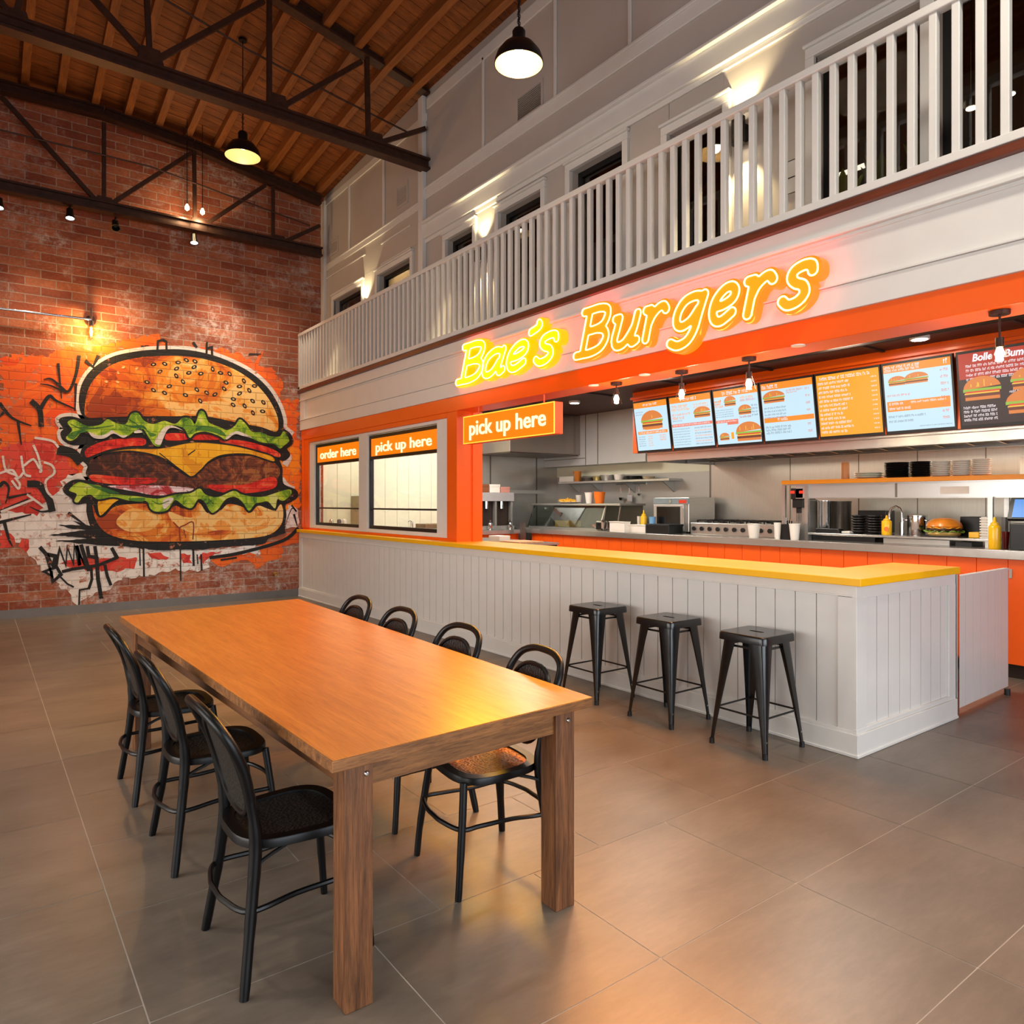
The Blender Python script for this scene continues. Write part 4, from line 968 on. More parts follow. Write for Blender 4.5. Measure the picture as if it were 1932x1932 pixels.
for i, (a, c, tp, m, lb) in enumerate(((1100, 1118, 901, STEELD, 'dark steel bowl on the wall shelf, nearest the amber glass'), (1120, 1134, 899, mat('brass_pan', (190,170,110), .3, metal=.7), 'brass-coloured pan on the wall shelf'), (1136, 1158, 896, STEEL, 'steel pan in the middle of the wall shelf'), (1160, 1174, 895, PAPER, 'cream bowl on the wall shelf right of the steel pan'), (1178, 1212, 898, BLACK, 'black flat pan near the right end of the wall shelf'), (1214, 1232, 899, mat('tan_dish', (200,180,140), .5), 'tan dish at the right end of the wall shelf'))):
    y, wd = yy_(a, c, SX+.14); h = max(.03, zz_((a+c)/2, tp, SX+.14)-sz2); r = min(wd/2, .13); b = MB(); b.lathe([(r*.8, 0), (r, h*.9), (r*1.06, h*.92), (r*1.06, h), (r*.95, h), (r*.76, .01), (.001, .01)], seg=22); tag(b.build('pan' if 'pan' in lb else ('dish' if 'dish' in lb else 'bowl'), m, None, smooth=True, loc=(SX+.15, y, sz2)), lb, 'pan' if 'pan' in lb else 'bowl')
hr_ = thing('utensil_rail', 'thin steel utensil rail under the wall shelf', 'rail', (KX-.06, onX(1190, 915, KX-.06).y, zz_(1190, 913, KX-.06)))
b = MB(); b.tube([(0, -.35, 0), (0, .35, 0)], .006, 8); b.build('rod', CHROME, hr_)
for yq in (-.33, .33): B('bracket', CHROME, hr_, (0, .058, yq-.01, yq+.01, -.01, .01))
for i, (px, bot, kd) in enumerate(((1172, 945, 'ladle'), (1188, 946, 'spatula'), (1206, 936, 'spoon'))):
    p = onX(px, 915, KX-.075); L = p.z-zz_(px, bot, KX-.075)
    t = thing(kd, ['steel ladle hanging left on the utensil rail', 'steel spatula hanging middle on the utensil rail', 'steel spoon hanging right on the utensil rail'][i], kd, (p.x, p.y, p.z))
    b = MB(); b.tube([(.015, 0, .006), (0, 0, .012), (-.008, 0, 0), (0, 0, -L*.6)], .007, 8); b.build('handle', CHROME, t, smooth=True)
    b = MB()
    if kd == 'spatula': b.box(-.004, .004, -.05, .05, -L, -L*.62)
    else:
        r = .045 if kd == 'ladle' else .032; b.lathe([(.001, -L), (r*.7, -L+r*.3), (r, -L+r*1.2), (r*.92, -L+r*1.2), (r*.6, -L+r*.45), (.001, -L+.01)], seg=16)
    b.build('head', CHROME, t, smooth=True)
# counter-top things, left to right
tz = thing('toaster', 'small chrome and black toaster on the steel worktop', 'toaster', (7.275, yy_(1133, 1150, 7.4)[0], WT)); B('body', CHROME, tz, (0, .13, -.08, .08, .01, .16), bevel=.03); B('side', BLACK, tz, (-.004, .0, -.055, .055, .03, .13)); B('lever', BLACK, tz, (-.02, -.004, -.01, .01, .09, .11))
container('storage_tub', 'taller white tub on the steel worktop beside the toaster', 'tub', 1150, 1178, 984, 7.28, .12, PAPER)
container('storage_tub', 'lower white tub on the worktop beside the black case', 'tub', 1185, 1217, 990, 7.36, .18, PAPER)
boxthing('black_case', 'flat black case on the worktop below the microwave', 'case', 1218, 1262, 989, 7.36, .28, BLACK)
def bottle(label, a, c, top, X, m, z0=WT, capm=None, lab=None):
    y, wd = yy_(a, c, X); h = zz_((a+c)/2, top, X)-z0; r = wd/2
    t = thing('squeeze_bottle', label, 'bottle', (X, y, z0))
    b = MB(); b.lathe([(r*.94, 0), (r, .01), (r, h*.66), (r*.92, h*.71), (r*.62, h*.75), (.001, h*.75)], seg=24); b.build('body', m, t, smooth=True)
    b = MB(); b.lathe([(r*.66, h*.74), (r*.66, h*.80), (r*.3, h*.84), (r*.2, h*.97), (r*.08, h), (.001, h)], seg=18); b.build('nozzle_cap', capm or m, t, smooth=True)
    return t, r, h
bottle('small yellow squeeze bottle behind the white tubs', 1210, 1219, 962, 7.62, MUST)
cup('white paper cup with red band behind the white tubs', 1203, 1209, 974, 7.68, PAPER)
cup('pale blue plastic tumbler beside the microwave', 1226, 1236, 975, 7.6, mat('blue_plastic', (110,160,200), .3), name='tumbler')
MX = 7.72; my, mw = yy_(1235, 1300, MX); mh = zz_(1268, 936, MX)-WT-.02
mo = thing('microwave_oven', 'stainless microwave oven with black door window on the worktop', 'oven', (MX, my, WT))
B('body', STEEL, mo, (0, .55, -mw/2, mw/2, .02, mh), bevel=.008); B('door_frame', mat('oven_grey', (196,194,190), .3, metal=.6), mo, (-.02, 0, -mw/2+.13*mw, mw/2, .03, mh*.8), bevel=.004)
B('door_window', mat('oven_glass', (26,24,22), .12), mo, (-.024, -.02, -mw/2+.22*mw, mw/2-.06, .07, mh*.74)); B('control_panel', mat('oven_blue', (150,170,180), .3, metal=.5), mo, (-.02, 0, -mw/2, mw/2, mh*.82, mh-.01)); B('display', emis('oven_red', (220,60,30), .5), mo, (-.023, -.02, -mw/2+.03, -mw/2+.16, mh*.84, mh*.93))
b = MB(); b.cyl((-.03, .0, mh*.89), .022, .02, 16, 'x'); b.build('knob', CHROME, mo); B('handle', CHROME, mo, (-.04, -.028, -mw/2+.06, -mw/2+.08, .1, mh*.7))
for y in (-mw/2+.05, mw/2-.05): B('foot', BLACK, mo, (.02, .5, y-.02, y+.02, 0, .02))
RX = 7.62; ry, rw = yy_(1303, 1462, RX); rh = zz_(1380, 988, RX)-WT
rg = thing('cooking_range', 'low stainless gas range with row of black knobs on the worktop', 'range', (RX, ry, WT)); B('body', STEEL, rg, (0, .7, -rw/2, rw/2, 0, rh), bevel=.006)
for k in range(10): b = MB(); b.cyl((-.02, -rw/2+rw*(k+.5)/10, rh*.5), .028, .022, 14, 'x'); b.build('knob', BLACK, rg)
for k in range(5):
    yc = -rw/2+rw*(k+.5)/5; b = MB()
    for s in (-1, 1):
        b.bar((.08, yc+s*.08, rh+.03), (.62, yc+s*.08, rh+.03), .014, .014); b.bar((.35+s*.18, yc-.12, rh+.03), (.35+s*.18, yc+.12, rh+.03), .014, .014)
        for x in (.09, .6): b.box(x-.006, x+.006, yc+s*.08-.006, yc+s*.08+.006, rh, rh+.03)
    b.cyl((.2, yc, rh), .05, .015, 14); b.cyl((.48, yc, rh), .05, .015, 14); b.build('burner_grate', BLACK, rg)
cup('white paper cup standing alone before the gas range', 1412, 1433, 988, 7.36, PAPER)
cup('white paper cup just left of the black utensil holder', 1461, 1473, 986, 7.38, PAPER)
cup('white paper cup just right of the black utensil holder', 1490, 1509, 988, 7.36, PAPER)
uy, uw = yy_(1472, 1491, 7.4); ut = thing('utensil_holder', 'black square utensil holder between the paper cups', 'holder', (7.4, uy, WT)); b = MB(); hh = .17; e = .008
for q in ((0, e, -uw/2, uw/2, 0, hh), (uw-e, uw, -uw/2, uw/2, 0, hh), (e, uw-e, -uw/2, -uw/2+e, 0, hh), (e, uw-e, uw/2-e, uw/2, 0, hh), (e, uw-e, -uw/2+e, uw/2-e, 0, e)): b.box(*q)
b.build('body', BLACK, ut)
for k in range(4): b = MB(); b.tube([(.03+.02*(k % 2), -.04+.025*k, .02), (.03, -.05+.03*k, .23+.01*k)], .004, 6); b.build('cutlery_piece', CHROME, ut)

# ---- pass with amber shelf
GX = 7.48; gy0 = onX(1474, 910, GX).y; gz = zz_(1700, 909, GX)
ps = thing('pass_shelf', 'long amber-edged pass shelf carrying plate stacks', 'shelf', (GX, gy0, 1.131)); zt = gz-1.131+.0
B('shelf_board', SHELFY, ps, (0, .5, -4.5, 0, zt, zt+.045), bevel=.003)
B('heat_panel', mat('heat_panel', (206,206,204), .25, metal=.5, var=.03), ps, (.04, .07, -1.27, -.02-.14, zt-.155, zt-.012), (.04, .07, -3.5, -1.29, zt-.155, zt-.012), (.02, .48, -4.5, 0, zt-.012, zt))
B('edge_bar', STEEL, ps, (.035, .075, -4.5, -.16, zt-.165, zt-.155))
B('panel_joint', STEELD, ps, (.035, .04, -1.29, -1.27, zt-.155, zt-.012))
B('notice', mat('notice_paper', (214,200,186), .6), ps, (.036, .04, -1.95, -1.70, zt-.125, zt-.055))
for (a, X0) in ((1478, .02), (1521, .02), (1868, .0), (1899, .3)):
    y = onX(a, 940, GX+X0).y-gy0; B('post', STEEL, ps, (X0, X0+.035, y-.02, y+.02, 0, zt-.01 if a < 1600 else zt-.155))
# plates on the shelf
pz = gz+.046
def pstack(px0, px1, n, h, m, lab, grp, X=GX+.2, z0=pz, cat='plate', ratio=1.0):
    y, wd = yy_(px0, px1, X); r = wd/2; st = h/n; b = MB()
    b.lathe([(.001, 0), (r*.6, 0), (r*.97, st*.8), (r, st*.95), (r*.97, st*1.25), (r*.6, st*.45), (.001, st*.45)], seg=26)
    first = None
    for k in range(n):
        lb = lab+('' if n == 1 else (', topmost' if k == n-1 else (', lowest' if k == 0 else ', number %s from the bottom' % ['', 'two', 'three', 'four', 'five', 'six', 'seven', 'eight', 'nine'][k])))
        if first is None: first = b.build('plate', m, None, smooth=True, loc=(X, y, z0)); tag(first, lb, cat, grp); o = first
        else: o = first.copy(); COL.objects.link(o); o.location = (X, y, z0+k*st); o['label'] = lb
pstack(1614, 1667, 3, .06, mat('ivory_china', (232,228,206), .3), 'wide ivory plate in the low stack on the amber shelf', 'ivory plates on the amber shelf')
hB = .155
pstack(1670, 1717, 9, hB, PLB, 'black plate in the left black stack on the amber shelf', 'black plates on the amber shelf')
pstack(1718, 1757, 9, hB, PLB, 'black plate in the right black stack on the amber shelf', 'black plates on the amber shelf')
pstack(1758, 1795, 8, hB*.97, PLW, 'white plate in the left white stack on the amber shelf', 'white plates on the amber shelf')
pstack(1796, 1833, 8, hB*.97, PLW, 'white plate in the middle white stack on the amber shelf', 'white plates on the amber shelf')
pstack(1834, 1870, 8, hB, PLW, 'white plate in the right white stack on the amber shelf', 'white plates on the amber shelf')
y, wd = yy_(1588, 1602, GX+.12); b = MB(); b.lathe([(wd/2, 0), (wd/2*.95, .06), (wd/2, .17), (wd/2*.8, .185), (.001, .188)], seg=18); tag(b.build('pepper_mill', mat('pale_wood', (214,140,84), .5), None, smooth=True, loc=(GX+.12, y, pz)), 'pale wooden pepper mill on the amber shelf', 'pepper mill')
# dispenser
y, wd = yy_(1482, 1518, GX-.0); dp = thing('drink_dispenser', 'dark dispenser with two red digital readouts under the amber shelf', 'dispenser', (GX, y, WT)); D0 = .04
zA, zB, zC = [zz_(1500, q, GX)-WT for q in (921, 942, 958)]
B('back', STEEL, dp, (.09, .3, -wd/2+.02, wd/2-.03, 0, zB)); B('head', BLACK, dp, (D0, .3, -wd/2+.04, wd/2-.04, zB, zA), bevel=.006); B('nozzle_block', BLACK, dp, (D0+.02, .12, -.06, .07, zC, zB), (D0+.04, .10, -.03, .035, zC-.06, zC), bevel=.004)
for s in (-1, 1): B('readout', emis('red_digits', (255,40,20), 1.6), dp, (D0-.004, D0, s*.055-.025, s*.055+.025, zA-.06, zA-.03))
for s in (-.015, .02): b = MB(); b.tube([(.07, s, zC-.06), (.07, s, zC-.16)], .006, 6); b.build('outlet', STEELD, dp)
# second-tier shelf under the pass
RZ = WT+.08
rs = thing('riser_shelf', 'low steel riser shelf on the worktop under the pass', 'shelf', (GX+.05, 0, WT)); ya, yb = onX(1521, 1000, GX+.05).y, onX(1866, 1000, GX+.05).y
B('board', STEELH, rs, (0, .6, yb, ya, .055, .08), bevel=.006); B('leg', STEEL, rs, (.02, .05, ya-.04, ya-.01, 0, .055)); B('leg', STEEL, rs, (.02, .05, yb+.01, yb+.04, 0, .055)); B('drawer', BLACK, rs, (.05, .4, ya-.75, ya-.05, 0, .05)); B('drawer', STEEL, rs, (.03, .4, yb+.35, ya-.85, 0, .05)); B('drawer', BLACK, rs, (.04, .3, yb+.16, yb+.3, 0, .04))
RZ = WT+.081
def pot(label, a, c, top, X, m, z0=RZ, name='stock_pot', lid=True):
    y, wd = yy_(a, c, X); h = zz_((a+c)/2, top, X)-z0; r = wd/2; t = thing(name, label, 'pot', (X, y, z0))
    b = MB(); b.lathe([(r*.97, 0), (r, .01), (r, h*.88), (r*1.05, h*.9), (r*1.05, h*.93), (r*.98, h*.93)], seg=28); b.build('body', m, t, smooth=True)
    if lid:
        b = MB(); b.lathe([(r*1.05, h*.93), (r*1.04, h*.96), (r*.6, h), (.001, h)], seg=28); b.build('lid', STEEL, t, smooth=True)
        for s in (-1, 1): b = MB(); b.tube([(0, s*r*.98, h*.7), (-.02, s*(r+.04), h*.72), (.03, s*(r+.04), h*.72), (.03, s*r*.98, h*.7)], .006, 6); b.build('handle', CHROME, t, smooth=True)
pot('tall steel canister under the left of the pass', 1546, 1567, 940, 7.75, CHROME, name='steel_canister', lid=False)
pot('wide dark steel urn behind the steel canister', 1566, 1604, 941, 8.0, STEELD, name='steel_urn', lid=False)
tag(B('griddle_pan', BLACK, None, (7.56, 7.655, onX(1586, 990, 7.6).y, onX(1542, 990, 7.6).y, RZ, RZ+.05), bevel=.006), 'flat black pan before the steel canister', 'pan')
tag(B('folded_cloth', PAPER, None, (7.6, 7.75, onX(1603, 990, 7.6).y, onX(1587, 990, 7.6).y, RZ, RZ+.025), bevel=.008), 'small folded white cloth on the riser shelf', 'cloth')
for nm, a, c in (('left', 1608, 1634), ('right', 1637, 1663)): pstack(a, c, 7, zz_(1620, 973, 7.72)-RZ, PLB, 'black plate in the %s black stack under the pass' % nm, 'black plates under the pass', X=7.72, z0=RZ)
tag(B('black_crate', BLACK, None, (8.0, 8.2, onX(1672, 980, 8.0).y, onX(1618, 980, 8.0).y, RZ, zz_(1640, 963, 8.0)), bevel=.01), 'black crate behind the black plate stacks under the pass', 'crate')
t, r_, h_ = bottle('short yellow mustard bottle with round label under the pass', 1664, 1682, 972, 7.62, MUST, RZ)
b = MB(); b.cyl((-r_-.001, -.02, h_*.3), r_*.5, .004, 18, 'x'); b.build('label', mat('label_orange', (236,120,40), .5), t)
y = onX(1702, 1000, 7.72).y; fc = thing('kitchen_faucet', 'tall chrome gooseneck faucet beside the steel pot', 'faucet', (7.72, y, RZ)); hz = zz_(1700, 955, 7.72)-RZ
b = MB(); b.tube([(0,0,0), (0,0,hz*.75), (0,.02,hz*.92), (0,.06,hz), (0,.11,hz*.92), (0,.13,hz*.72), (0,.13,hz*.55)], .012, 12); b.build('spout', CHROME, fc, smooth=True)
b = MB(); b.cyl((0,0,0), .022, .13, 16); b.build('base', CHROME, fc, smooth=True); b = MB(); b.tube([(0,0,.14), (-.01,-.05,.2)], .006, 8); b.build('lever', CHROME, fc)
pot('round lidded steel stock pot under the pass', 1713, 1749, 970, 7.86, CHROME)
# giant burger
y, wd = yy_(1752, 1812, 7.7); r = wd/2; bh = zz_(1782, 977, 7.7)-RZ
bg = thing('display_burger', 'oversized display burger with glossy bun on a black board', 'burger', (7.7, y, RZ))
B('board', BLACK, bg, (-r*1.0, r*1.0, -r*1.25, r*1.1, 0, .012), bevel=.004)
BUN = mat('bun_crust', (226,132,36), .35, var=.18, nscale=9, coat=.3)
b = MB(); b.lathe([(.001, .012), (r*.9, .012), (r*1.0, bh*.16), (r*.95, bh*.26), (.001, bh*.26)], seg=30); b.build('bottom_bun', mat('bun_base', (232,190,110), .5, var=.1), bg, smooth=True)
def wavy(z, rr, amp, th, m, nm, sd):
    rn = random.Random(sd); b = MB(); n = 48; vs = []; 
    for k in range(n): a = 2*PI*k/n; q = rr*(1+amp*math.sin(a*9+sd)+rn.uniform(-amp, amp)*.5); dz = amp*.12*math.sin(a*13); vs.append((q*math.cos(a), q*math.sin(a), z+dz))
    b.add(vs+[(v[0]*.98, v[1]*.98, v[2]+th) for v in vs]+[(0,0,z), (0,0,z+th)], [((k+1) % n, k, 2*n) for k in range(n)]+[(n+k, n+(k+1) % n, 2*n+1) for k in range(n)]+[(k, (k+1) % n, n+(k+1) % n, n+k) for k in range(n)]); b.build(nm, m, bg, smooth=True)
wavy(bh*.26, r*1.12, .08, bh*.05, mat('lettuce_leaf', (110,140,40), .5, var=.3), 'lettuce', 2)
b = MB(); b.lathe([(.001, bh*.32), (r*1.02, bh*.32), (r*1.07, bh*.38), (r*1.02, bh*.46), (.001, bh*.46)], seg=30); b.build('patty', mat('patty_brown', (70,36,22), .6, var=.3, nscale=20, bmp=.6), bg, smooth=True)
wavy(bh*.46, r*1.07, .05, bh*.03, mat('cheese_slice', (246,180,40), .4), 'cheese', 5)
b = MB(); b.lathe([(.001, bh*.5), (r*1.02, bh*.5), (r*1.08, bh*.56), (r*1.0, bh*.74), (r*.72, bh*.92), (r*.3, bh), (.001, bh)], seg=34); b.build('top_bun', BUN, bg, smooth=True)
tag(B('black_crate', BLACK, None, (7.85, 8.1, onX(1848, 985, 7.85).y, onX(1811, 985, 7.85).y, RZ, zz_(1830, 975, 7.85)), bevel=.006), 'square black crate right of the display burger', 'crate')
tag(B('food_tray', MUST, None, (7.62, 7.8, onX(1847, 1000, 7.62).y, onX(1827, 1000, 7.62).y, RZ, RZ+.055), bevel=.006), 'small yellow tray before the black crate', 'tray')
y, wd = yy_(1848, 1864, 7.6); hb = (zz_(1856, 975, 7.6)-RZ)/8; first = None
for k in range(8):
    b = MB(); b.box(0, .18, -wd/2, wd/2, 0, hb*.6); b.box(.01, .17, -wd/2+.01, wd/2-.01, hb*.6, hb*.93)
    lb = 'flat white takeaway box stacked beside the yellow bottle, '+['lowest', 'second from bottom', 'third from bottom', 'fourth from bottom', 'fourth from top', 'third from top', 'second from top', 'topmost'][k]
    if not first: first = tag(b.build('takeaway_box', PAPER, None, loc=(7.6, y, RZ)), lb, 'box', 'takeaway boxes under the pass')
    else: o = first.copy(); COL.objects.link(o); o.location = (7.6, y, RZ+k*hb); o['label'] = lb
bottle('tall yellow mustard bottle at the worktop edge, nearest and largest', 1865, 1888, 975, 7.36, MUST)
cup('dark red ketchup pot beside the tall mustard bottle', 1890, 1905, 1003, 7.5, REDP, name='ketchup_pot', cat='pot')
tag(B('napkin_holder', mat('grey_plastic', (150,150,146), .4), None, (7.62, 7.7, onX(1897, 980, 7.62).y, onX(1889, 980, 7.62).y, WT, zz_(1893, 976, 7.62)), bevel=.004), 'slim grey napkin holder behind the ketchup pot', 'holder')
# till
y = onX(1932, 980, 7.42).y; tl = thing('cash_register', 'black till with lit blue touch screen at the right edge', 'till', (7.42, y, WT))
zt1, zt0, zs = [zz_(1925, q, 7.42)-WT for q in (942, 975, 988)]
B('drawer_unit', BLACK, tl, (0, .3, -.25, onX(1905, 980, 7.42).y-y, 0, zs), bevel=.006); B('stand', BLACK, tl, (.12, .2, -.06, .02, zs, zt0+.02))
b = MB(); yl_ = onX(1900, 960, 7.42).y-y; b.prism([(.0, yl_, zt0-.02), (.10, yl_, zt1+.02), (.13, yl_, zt1), (.03, yl_, zt0-.04)], (0, -.5, 0)); b.build('monitor', BLACK, tl, bevel=.003)
b = MB(); b.add([(.004, yl_-.035, zt0-.005), (.004, -.2, zt0-.005), (.082, -.2, zt1+.0), (.082, yl_-.035, zt1+.0)], [(0,1,2,3)]); o = b.build('display', emis('till_blue', (70,150,235), 1.0), tl); o.location.x = -.003
tag(B('switch_panel', PAPER, None, (KX-.02, KX-.001, onX(1960, 880, KX).y, onX(1925, 880, KX).y, zz_(1930, 896, KX), zz_(1930, 862, KX)), bevel=.004), 'white switch panel on the steel back wall at the right edge', 'panel')
# things seen through the far windows
nk = thing('window_bench', 'steel work counter seen through the small front windows', 'counter', (4.98, 7.3, 0)); B('top', STEEL, nk, (0, .57, .9, KL-7.3-.03, 1.13, 1.16)); B('body', CREAM, nk, (.02, .48, .92, KL-7.3-.05, 0, 1.13))
p = onY(808, 1000, 9.6); tag(B('serving_box', mat('bronze_box', (120,98,72), .4, metal=.4), None, (p.x-.22, p.x+.25, 9.3, 9.6, 1.161, onY(808, 988, 9.45).z), bevel=.005), 'bronze box behind the pick up here window', 'box')
p = onY(742, 995, 9.55); t = thing('tap', 'small bronze tap behind the pick up here window', 'tap', (5.2, 9.5, 1.161)); b = MB(); b.cyl((0,0,0), .02, .1, 12); b.build('base', CHROME, t, smooth=True); b = MB(); b.tube([(0,0,.1), (-.03,0,.12), (-.06,0,.1)], .008, 8); b.build('spout', CHROME, t, smooth=True)
nb = thing('nook_cabinet', 'pale cabinet with beige cupboard seen through the order here window', 'cabinet', (4.7, 11.2, 0)); B('body', CREAM, nb, (0, 1.0, 0, .45, 0, 1.1)); B('upper_cupboard', mat('taupe', (150,138,110), .5), nb, (.5, 1.0, .1, .45, 1.1, 1.66))
for i, (px, m) in enumerate(((625, CHROME), (640, mat('navy_tin', (60,70,90), .4)), (650, PAPER))):
    p = onY(px, 990, 11.3); b = MB(); b.lathe([(.035, 0), (.035, .15), (.02, .17), (.001, .175)], seg=14); tag(b.build('canister', m, None, smooth=True, loc=(p.x, 11.3, 1.101)), ['chrome canister behind the order here window', 'navy canister behind the order here window', 'white canister behind the order here window'][i], 'canister')

# ================================================================== MURAL on the brick wall
mu = thing('burger_mural', 'huge painted hamburger graffiti mural on the brick wall', 'mural', (0, WY, 0))
def mp(x, y, d):   # coordinates of the enlarged mural crop -> wall
    p = onY(x/3.45+40, y/3.45+600, WY); return Vector((p.x, -d, p.z))
DJ = 0
def patch(b, pts, d, smooth=True, k=4):
    global DJ
    DJ += 1; d = d+.00002*(DJ % 40)
    q = [mp(x, y, d) for x, y in pts]
    b.poly(catmull(q, k) if smooth else q)
def jag(pts, amp, seed, step=22):
    rn = random.Random(seed); out = []; n = len(pts)
    for i in range(n):
        (x0, y0), (x1, y1) = pts[i], pts[(i+1) % n]; L = math.hypot(x1-x0, y1-y0); m = max(1, int(L/step))
        for j in range(m): t = j/m; out.append((x0+(x1-x0)*t+rn.uniform(-amp, amp)*1.6, y0+(y1-y0)*t+rn.uniform(-amp, amp)))
    return out
def stroke(b, pts, w, d, closed=False, smooth=True, k=5, taper=False):
    global DJ
    DJ += 1; d = d+.00002*(DJ % 40)
    P = [Vector((x, y, 0)) for x, y in pts]
    P = catmull(P, k, closed) if smooth else P
    n = len(P); L = []; Rr = []
    for i in range(n):
        a = P[(i-1) % n] if (closed or i > 0) else P[i]; c = P[(i+1) % n] if (closed or i < n-1) else P[i]
        d1 = (P[i]-a); d2 = (c-P[i]); d1 = d1.normalized() if d1.length > 1e-6 else d2.normalized(); d2 = d2.normalized() if d2.length > 1e-6 else d1
        m = d1+d2
        if m.length < .3: m = d1
        m.normalize(); nn = Vector((-m.y, m.x, 0)); ww = w/2*(1-.75*i/n if taper else 1)
        e = Vector((0,0,0))
        if not closed and i == 0: e = -d2*w*.25
        if not closed and i == n-1: e = d1*w*.25
        sc = 1/max(.55, m.dot(d1)); L.append(P[i]+e+nn*ww*sc); Rr.append(P[i]+e-nn*ww*sc)
    b.add([mp(v.x, v.y, d) for v in L+Rr], [(i, (i+1) % n, n+(i+1) % n, n+i) for i in range(n if closed else n-1)])
x0m, x1m = mp(0, 0, 0).x, mp(1800, 0, 0).x
PT_OR = paint('paint_orange', [(214,84,22), (232,92,14), (240,104,16), (236,78,10)], .12, 1.2); PT_OR2 = paint('paint_orange_bright', [(238,92,14), (246,120,12), (250,150,20)], .08, .9)
PT_RED = paint('paint_red', [(206,54,40), (220,70,52), (196,44,34)], .1, 2.2); PT_WH = paint('paint_white', [(226,218,212), (234,228,222), (214,206,200)], .10, 2); PT_WH2 = paint('paint_white_clean', [(226,216,208), (218,206,198)], .03, 3)
PT_BK = paint('paint_black', [(11,9,9), (18,15,15)], .02, 3)
PT_BUN = paint('paint_bun', [(150,56,10), (196,88,12), (214,112,18), (226,138,36), (236,172,82), (240,196,120)], 0, 1.5, (x0m+.6, x1m-.3, .17), 1.6)
PT_BUN2 = paint('paint_bun_lower', [(160,60,10), (204,92,16), (220,122,30), (236,170,80), (240,200,126)], 0, 1.7, (x0m+.7, x1m-.6, .13), 1.6)
PT_LET = paint('paint_lettuce', [(58,108,24), (106,150,26), (150,184,34), (186,206,60), (206,214,120)], 0, 3.0, None, 1.2)
PT_LETD = paint('paint_lettuce_dark', [(40,96,40), (70,124,36)], 0, 3.0); PT_TOM = paint('paint_tomato', [(150,16,14), (206,26,16), (224,52,26), (232,96,60)], 0, 2.4, None, 1.5)
PT_CHS = paint('paint_cheese', [(222,148,14), (240,176,24), (244,186,36)], 0, 1.5); PT_PAT = paint('paint_patty', [(52,20,14), (70,30,18), (104,48,26), (134,66,34), (160,96,50)], 0, 4.2, (x0m+.9, x1m-.4, .10), 2)
PT_ON = paint('paint_onion', [(170,40,50), (206,120,130), (232,214,220), (130,20,40)], 0, 2.5); PT_GY = paint('paint_grey', [(150,148,150)], .1)
D = [.0012*k for k in range(1, 16)]
b = MB(); b.mi = 0
patch(b, jag([(-138,260),(0,235),(180,255),(300,180),(440,205),(560,170),(700,130),(860,105),(910,150),(1000,185),(1000,300),(480,800),(400,1040),(250,1060),(-138,930)], 16, 1), D[0], False)
patch(b, jag([(1100,190),(1300,196),(1440,240),(1500,290),(1560,220),(1545,300),(1640,330),(1690,430),(1680,530),(1800,535),(1812,900),(1640,900)], 12, 2), D[0], False)
patch(b, jag([(-138,940),(-20,900),(60,960),(60,1060),(-138,1080)], 10, 13), D[0], False)
patch(b, jag([(1330,1560),(1460,1510),(1700,1430),(1812,1360),(1812,1450),(1700,1490),(1700,1560),(1640,1580),(1560,1600),(1530,1640),(1500,1590),(1440,1570),(1300,1620),(1200,1570)], 8, 3), D[1], False)
b.mi = 1
patch(b, jag([(1660,700),(1812,800),(1814,1240),(1700,1260)], 8, 4), D[1], False)
b.mi = 2
patch(b, jag([(-138,830),(60,800),(110,770),(270,830),(330,960),(380,1010),(300,1090),(200,1160),(100,1290),(0,1280),(-138,1270)], 14, 5), D[1], False)
b.mi = 3
patch(b, jag([(-138,1235),(90,1285),(190,1180),(300,1030),(440,1010),(470,1200),(520,1440),(800,1500),(1100,1510),(1560,1480),(1560,1530),(1260,1560),(1200,1640),(1010,1640),(840,1670),(640,1700),(560,1760),(420,1830),(370,1900),(330,1800),(200,1700),(90,1600),(70,1560),(0,1480),(-138,1450)], 13, 6), D[2], False)
patch(b, jag([(1740,1220),(1814,1250),(1814,1350),(1700,1380)], 8, 7), D[2], False)
b.mi = 2
patch(b, jag([(260,1590),(420,1560),(760,1560),(750,1620),(620,1650),(430,1640),(300,1620)], 9, 8), D[3], False); patch(b, jag([(820,1525),(900,1530),(960,1560),(940,1578),(850,1560)], 6, 9), D[3], False); patch(b, jag([(1150,1560),(1180,1530),(1300,1520),(1220,1560),(1180,1600)], 6, 10), D[3], False)
patch(b, jag([(0,1430),(40,1440),(60,1500),(30,1520),(-10,1480)], 8, 11), D[3], False); patch(b, jag([(-138,1380),(-60,1400),(-30,1480),(-138,1500)], 8, 12), D[3], False)
patch(b, jag([(1030,1530),(1100,1545),(1110,1600),(1050,1590)], 6, 17), D[3], False); patch(b, jag([(1000,1270),(60,1265),(10,1320),(-40,1290)], 1, 14), D[3], False) if False else None
b.build('background_paint', [PT_OR, PT_OR2, PT_RED, PT_WH], mu)
